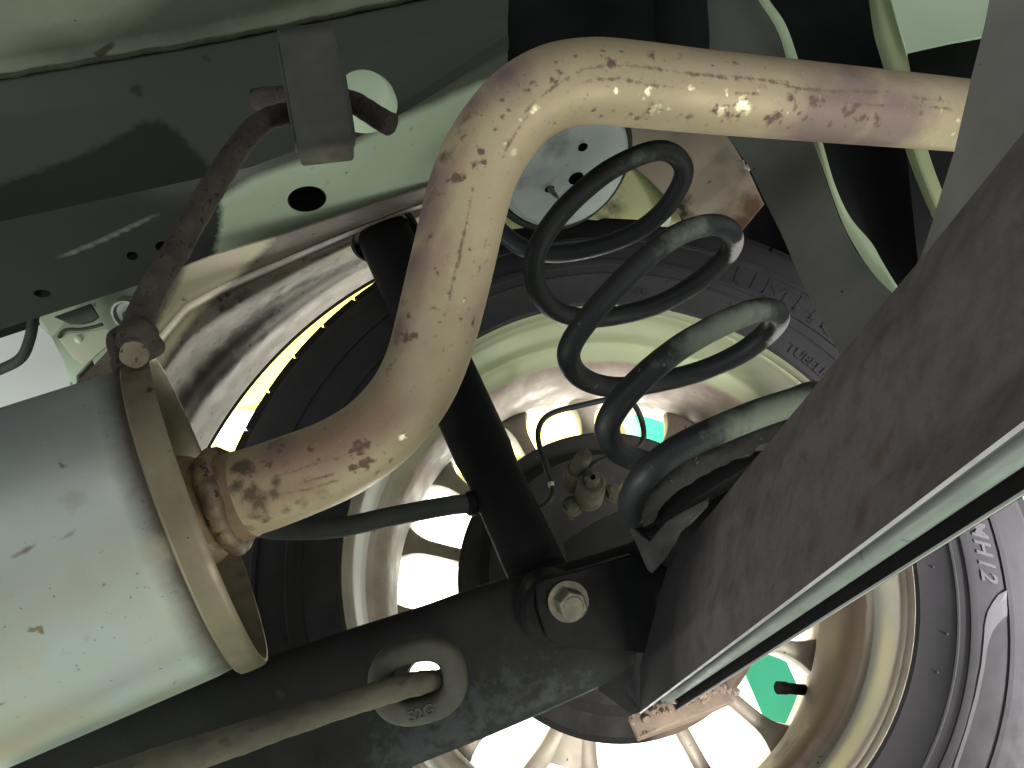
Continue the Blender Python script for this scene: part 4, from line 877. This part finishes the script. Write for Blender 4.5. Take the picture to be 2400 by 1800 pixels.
rs += zz(0, 600, (1400, 980, 36, .7), (1450, 1010, 24, .6), (1395, 1080, 30, .6), (1480, 1080, 18, .5), (1600, 1000, 24, .6), (1615, 1005, 14, .7), (1680, 890, 12, .9), (1420, 950, 46, .6), (1300, 1120, 34, .5), (1720, 1130, 30, .4), (1580, 1160, 30, .4), (1650, 1055, 8, .7), (1370, 1060, 26, .6))
for q in pth[::9]:
    px_, py_, dd_ = project(q[None, :3]); hw = D_ / dd_[0] * F
    if rng.uniform() < .75: rs.append((px_[0] + rng.uniform(-hw, hw) * .8, py_[0] + rng.uniform(-hw, hw) * .8, rng.uniform(2.2, 5), rng.uniform(.5, .85)))
stain_shade(pipe, 'rust', clusters(rs))
stain_shade(pipe, 'fleck', z2((1425, 475, 12, 1), (1425, 455, 7, .9), (1590, 480, 18, .9), (1575, 515, 10, .9), (1600, 455, 10, .9), (1810, 450, 16, .9), (1835, 460, 9, .8), (2000, 470, 12, .8), (2165, 470, 8, .9), (2000, 490, 9, .8), (1005, 560, 20, .75), (990, 580, 12, .9), (900, 790, 22, .7), (1630, 575, 34, .72), (1700, 570, 14, .8), (1975, 580, 32, .8), (2080, 555, 42, .85), (2110, 575, 28, .85), (930, 620, 10, .8), (850, 740, 9, .8), (735, 860, 12, .6), (650, 1170, 8, .7), (770, 1250, 10, .6), (640, 1555, 8, .8)) +
      zz(1400, 0, (1790, 570, 8, .9), (1788, 588, 7, .9), (1875, 625, 12, .9), (1850, 700, 16, .8), (990, 585, 10, .7)) + zz(0, 600, (2090, 940, 20, .9), (2105, 920, 10, .8)))
stain_shade(pipe, 'streak', [], [([(800 + a / 2.212, b / 2.212) for a, b in ln], 4.5, s) for ln, s in (([(850, 740), (900, 640), (1000, 530), (1100, 450), (1250, 360), (1400, 335), (1600, 350), (1800, 382), (2000, 408), (2212, 440)], .46), ([(1140, 462), (1300, 415), (1450, 408), (1600, 440), (1800, 458)], .44),
    ([(690, 960), (660, 1100), (620, 1290), (570, 1500), (540, 1640)], .6), ([(770, 1180), (740, 1300), (700, 1480)], .45), ([(960, 600), (860, 760), (820, 860)], .5))]
    + [([(1400 + a / 2.212, b / 2.212) for a, b in ln], 4.2, s) for ln, s in (([(170, 345), (500, 380), (800, 405), (1100, 437)], .46), ([(680, 480), (860, 490)], .65), ([(950, 455), (1180, 470), (1500, 482)], .55), ([(640, 395), (860, 412), (1050, 460), (1250, 470)], .6), ([(1240, 528), (1550, 552)], .6), ([(1300, 465), (1560, 480)], .5), ([(1600, 500), (1850, 530)], .45), ([(1620, 540), (1860, 570)], .4))]
    + [([(a / 2.212, 600 + b / 2.212) for a, b in ln], 4.2, s) for ln, s in (([(1350, 1180), (1500, 1120), (1700, 1060), (1850, 1030)], .5), ([(1560, 1175), (1740, 1128)], .65), ([(1350, 1250), (1600, 1210), (1800, 1150)], .55), ([(1330, 1400), (1500, 1370), (1650, 1310)], .5))])
stain_shade(pipe, 'soot', zz(0, 600, (1250, 1090, 60, .75), (1230, 1200, 50, .7), (1290, 1240, 60, .7), (1350, 1290, 60, .6), (1420, 1230, 50, .5), (1310, 1350, 50, .65), (1400, 1370, 50, .55), (1480, 1330, 50, .5), (1560, 1300, 50, .4), (1280, 1420, 50, .6), (1700, 1240, 50, .4), (1380, 940, 30, .5), (1430, 1180, 40, .5)) + z2((620, 620, 100, .35), (520, 800, 70, .42), (460, 1000, 60, .42), (1760, 615, 26, .6), (1800, 620, 24, .55), (1700, 635, 22, .5)))
stain_shade(pipe, 'haze', [(980, 500, 90, .62), (1000, 420, 70, .6), (960, 620, 80, .55), (1960, 290, 150, .8), (2100, 300, 120, .75), (1860, 300, 90, .5), (2000, 240, 130, .7), (930, 780, 60, .5), (1100, 240, 80, .45), (1180, 170, 90, .5), (650, 1040, 60, .4)])
stain_shade(pipe, 'pink', [], [([(560, 1120), (700, 1070), (800, 1040), (900, 980), (960, 880)], 85, .58), ([(560, 1190), (760, 1120)], 60, .5), ([(965, 800), (985, 640), (1010, 520), (1050, 400), (1120, 300)], 50, .45), ([(1010, 700), (1050, 520)], 50, .42)])
# inlet neck and weld bead
na = unit(pth[3, :3] - pth[0, :3])
nc = L([(566, 1160, .4475)])[0]
nb_ = P(430, 1205, .446)
neck = mk('inlet_neck', tube(spline([(*(nc + na * .003), .0246), (*P(535, 1170, .4475), .0250), (*P(500, 1180, .4475), .0262), (*P(470, 1190, .448), .0275), (*P(440, 1200, .449), .0305), (*nb_, .033)], .0015), spline([(*(nc + na * .003), .0246), (*P(535, 1170, .4475), .0250), (*P(500, 1180, .4475), .0262), (*P(470, 1190, .448), .0275), (*P(440, 1200, .449), .0305), (*nb_, .033)], .0015)[:, 3], 110), M_neck, exh)
stain_shade(neck, 'soot', [(450, 1085, 34, .6), (480, 1105, 34, .6), (505, 1240, 20, .3), (520, 1290, 25, .4), (490, 1330, 30, .4)])
wd_c = P(532, 1171, .4475); uu = unit(np.cross(na, np.array([0, 0, 1.0]))); vv_ = np.cross(na, uu)
# the bead leans over: a loop of weld metal round the joint
wr = [wd_c + (uu * math.cos(t) + vv_ * math.sin(t)) * .0262 + na * (.0016 * math.sin(2 * t + .4) + .0005 * math.sin(5 * t)) for t in np.linspace(0, 2 * math.pi, 220, endpoint=False)]
wb = tube(np.array(wr), .0049 * (1 + .03 * np.sin(np.arange(220) * 2 * math.pi / 220 * 17)) * (1 + .14 * np.sin(np.arange(220) * 2 * math.pi / 220 * 3 + 1)), 22, closed=True, flat=(na, 1.08))
mk('weld_bead', (rough_up(wb[0], .0006, 120), wb[1]), M_weld, exh)
# rusty hanger rod welded to the top of the rim
hp = [(318, 835, .408, .0066), (316, 790, .412, .0072), (330, 742, .418, .0074), (362, 672, .425, .0070), (405, 600, .434, .0070), (460, 502, .446, .0070), (520, 405, .460, .0070), (568, 334, .474, .0069), (604, 294, .486, .0068), (642, 274, .497, .0066), (690, 264, .510, .0064), (760, 256, .522, .0062)]
hs = spline([(*P(a, b, d), r) for a, b, d, r in hp], .0012)
hr_ = tube(hs, hs[:, 3], 36)
mk('hanger_rod', (rough_up(rough_up(hr_[0], .0006, 60), .0004, 420, 3), hr_[1]), M_rod, exh)
lump = []
for px, py, d, r in ((296, 800, .412, .0095), (322, 790, .408, .0105), (342, 812, .410, .0080), (290, 850, .414, .0065)):
    s = lathe([(-r, 0), (-r * .92, r * .38), (-r * .7, r * .71), (-r * .38, r * .92), (0, r), (r * .38, r * .92), (r * .7, r * .71), (r * .92, r * .38), (r, 0)], P(px, py, d), DIR((0, 0, 1)), 22)
    lump.append((rough_up(rough_up(s[0], r * .22, 90, px), r * .07, 450, py), s[1]))
mk('rod_weld', join(*lump), M_rod, exh)
re_ = tube(spline(L([(322, 806, .412), (314, 832, .396)]), .001), .0066, 30)
mk('rod_end', (rough_up(rough_up(re_[0], .0010, 140), .0005, 500), re_[1]), mat('cut_rod_end', [(.30, .26, .23), (.42, .38, .33), (.50, .46, .40)], 70, .85, .05, .8, 300, bdist=.0014, specks=[(260, .62, .06, (.22, .18, .16))]), exh)

# ================================================================== RUBBER HANGER BLOCK
def stadium_block(c, hx, hy, half, du, dv, dw, cr, n=10):
    """rounded block: profile hx by hy (half sizes) in du,dv, extruded +-half along dw, edges softened"""
    prof = []
    for q, (sx, sy) in enumerate(((1, 1), (-1, 1), (-1, -1), (1, -1))):
        for k in range(n + 1):
            a = math.pi / 2 * (q + k / n); prof.append((sx * (hx - cr) + cr * math.cos(a), sy * (hy - cr) + cr * math.sin(a)))
    prof = np.array(prof); m_ = len(prof)
    rows = []
    for off, s in ((-half, .88), (-half, .955), (-half * .94, .99), (-half * .86, 1), (half * .86, 1), (half * .94, .99), (half, .955), (half, .88)):
        rows.append(c + np.outer(prof[:, 0] * s, du) + np.outer(prof[:, 1] * s, dv) + dw * off)
    V = np.concatenate(rows)
    return V, grid_faces(8, m_, True) + [list(range(m_))[::-1], [7 * m_ + k for k in range(m_)]]
bcx = P(743, 226, .497)
dw = DIR((.985, -.17, .20)); dv = DIR((.20, .98, -.02)); dv = unit(dv - dw * (dv @ dw)); du = np.cross(dv, dw)
hb = stadium_block(bcx + du * 0, .0250, .0370, .0165, du, dv, dw, .012)
hang_o = mk('rubber_hanger', hb, M_rubber, label='thick dark rubber hanger block hung between the rail pin and the rusty rod', cat='rubber hanger', loc=bcx, sharp=30)
rb_ = []
for k in (-1, 1):
    ring = [bcx + dw * (.0168 * k) + du * (.0185 * math.copysign(abs(math.cos(t)) ** .6, math.cos(t))) + dv * (.0300 * math.copysign(abs(math.sin(t)) ** .6, math.sin(t))) for t in np.linspace(0, 2 * math.pi, 60, endpoint=False)]
    rb_.append(tube(np.array(ring), .0016, 8, closed=True))
mk('raised_rib', join(*rb_), M_rubber, hang_o)

# ================================================================== LOWER RING HANGER AND ROD
rc_ = P(980, 1592, .432)
ru = DIR((.975, -.22, .05)); rv = DIR((.22, .975, -.06)); rv = unit(rv - ru * (ru @ rv)); rw = np.cross(ru, rv)
loop = []
for t in np.linspace(0, 2 * math.pi, 150, endpoint=False):
    c_, s_ = math.cos(t), math.sin(t)
    loop.append(rc_ + ru * (.0196 * math.copysign(abs(c_) ** .80, c_)) + rv * (.0160 * math.copysign(abs(s_) ** .80, s_)))
loop = np.array(loop); nL = len(loop)
# section: rounded rectangle, wider in the plane of the ring than deep
tan = np.roll(loop, -1, 0) - np.roll(loop, 1, 0); tan /= np.linalg.norm(tan, axis=1)[:, None]
outw = np.cross(tan, rw); outw *= np.sign((outw * (loop - rc_)).sum(1))[:, None]
V = []
for i in range(nL):
    for th in np.linspace(0, 2 * math.pi, 28, endpoint=False):
        c_, s_ = math.cos(th), math.sin(th)
        V.append(loop[i] + outw[i] * .0066 * math.copysign(abs(c_) ** .65, c_) + rw * .0085 * math.copysign(abs(s_) ** .65, s_))
ringo = mk('hanger_ring', (np.array(V), grid_faces(nL, 28, True, True)), M_ring, label='oval dark rubber ring moulded with S2G, holding the dusty lower rod', cat='hanger ring', loc=rc_)
tv, tf = text_mesh('S2G', .0058, bold=.0001, extr=.0005, spacing=1.05)
toC = -rw if (CAM - rc_) @ (-rw) > 0 else rw
t0 = rc_ + rv * .0182 + ru * -.0075 + toC * .0088
tx, ty = unit(ru - rv * .12), None
ty = -unit(rv - tx * (rv @ tx))
mk('moulded_mark', (np.array([t0 + tx * x_ + ty * y_ + toC * z_ for x_, y_, z_ in tv]), tf), M_ring, ringo, flat=True)
rp_ = [(-120, 1940, .372, .0085), (200, 1850, .382, .0083), (380, 1790, .388, .0080), (540, 1740, .394, .0075), (680, 1692, .400, .0068), (800, 1653, .406, .0066), (904, 1622, .414, .0064), (970, 1604, .424, .0062), (1020, 1596, .438, .0058), (1050, 1594, .452, .0054)]
rsm = spline([(*P(a, b, d), r) for a, b, d, r in rp_], .002)
rt = tube(rsm, rsm[:, 3], 40)
mk('support_rod', (rough_up(rt[0], .0006, 200), rt[1]), M_rod2, label='dusty grey round rod from the lower left passing through the S2G ring', cat='rod', loc=P(904, 1622, .414))

# ================================================================== BRAKE CABLE
cb = emp('brake_cable', P(900, 1214, .55), 'thick dark grey cable sleeve running level from behind the tailpipe to the shock', 'cable')
mk('sleeve', tube(spline(L([(420, 1170, .53), (560, 1222, .535), (640, 1240, .54), (740, 1241, .545), (810, 1234, .55), (901, 1214, .555), (991, 1196, .562), (1060, 1184, .568), (1098, 1181, .572)]), .003), .0068, 28), M_cable, cb)
mk('end_collar', lathe([(-.004, 0), (-.004, .0068), (-.002, .0088), (.002, .0090), (.004, .0075), (.004, 0)], P(1104, 1180, .573), unit(P(1104, 1180, .573) - P(1050, 1186, .568)), 28), M_black, cb)
mk('mounting_tab', plate(L([(1104, 1166, .578), (1128, 1176, .576), (1140, 1205, .575), (1112, 1206, .576), (1106, 1215, .577)]), .003, round_=.0006), M_bolt, cb)

# ================================================================== WORKSHOP THINGS SEEN PAST THE WHEEL
def board(name, pts, y, th, m, label, cat):
    q = np.array([onY(a, b, y) for a, b in pts]); c = q.mean(0)
    return mk(name, plate(q, th, (0, 1, 0), round_=.003), m, label=label, cat=cat, loc=c)
def board_xz(name, x0, x1, z0, z1, y, th, m, label, cat):
    q = np.array([(x0, y, z0), (x1, y, z0), (x1, y, z1), (x0, y, z1)]) + CAM
    return mk(name, plate(q, th, (0, 1, 0), round_=.004), m, label=label, cat=cat, loc=q.mean(0))
yb = 3.5
lo = onY(555, 957, yb) - CAM; t2 = onY(495, 1042, yb) - CAM; rgt = onY(1508, 1000, yb) - CAM
board_xz('yellow_board', lo[0], lo[0] + .80, lo[2], lo[2] + .62, yb, .03, M_yellow, 'upper yellow board seen in the gap beside the tyre', 'board')
board_xz('yellow_board', t2[0] - .8, rgt[0], onY(1270, 1052, yb)[2] - CAM[2], t2[2], yb - .02, .03, M_yellow, 'lower yellow board seen through the upper wheel openings', 'board')
g0 = onY(1512, 1010, 1.35) - CAM; g1 = onY(1755, 1600, 1.35) - CAM; g2 = onY(1866, 1600, 1.35) - CAM
post = emp('lift_post', (CAM[0] + (g1[0] + g2[0]) / 2, CAM[1] + 1.35, 0), 'upright green lift post seen through the right wheel openings', 'lift post')
gx0, gx1 = g1[0], g2[0]
pp = np.array([(gx0, 1.35, -1.496), (gx1, 1.35, -1.496), (gx1, 1.35, 1.2), (gx0, 1.35, 1.2)]) + CAM
mk('column', plate(pp, .10, (0, 1, 0), round_=.006), M_green, post)
mk('base_plate', plate(np.array([(gx0 - .1, 1.25, -1.49), (gx1 + .1, 1.25, -1.49), (gx1 + .1, 1.6, -1.49), (gx0 - .1, 1.6, -1.49)]) + CAM, .012, (0, 0, 1)), M_green, post)
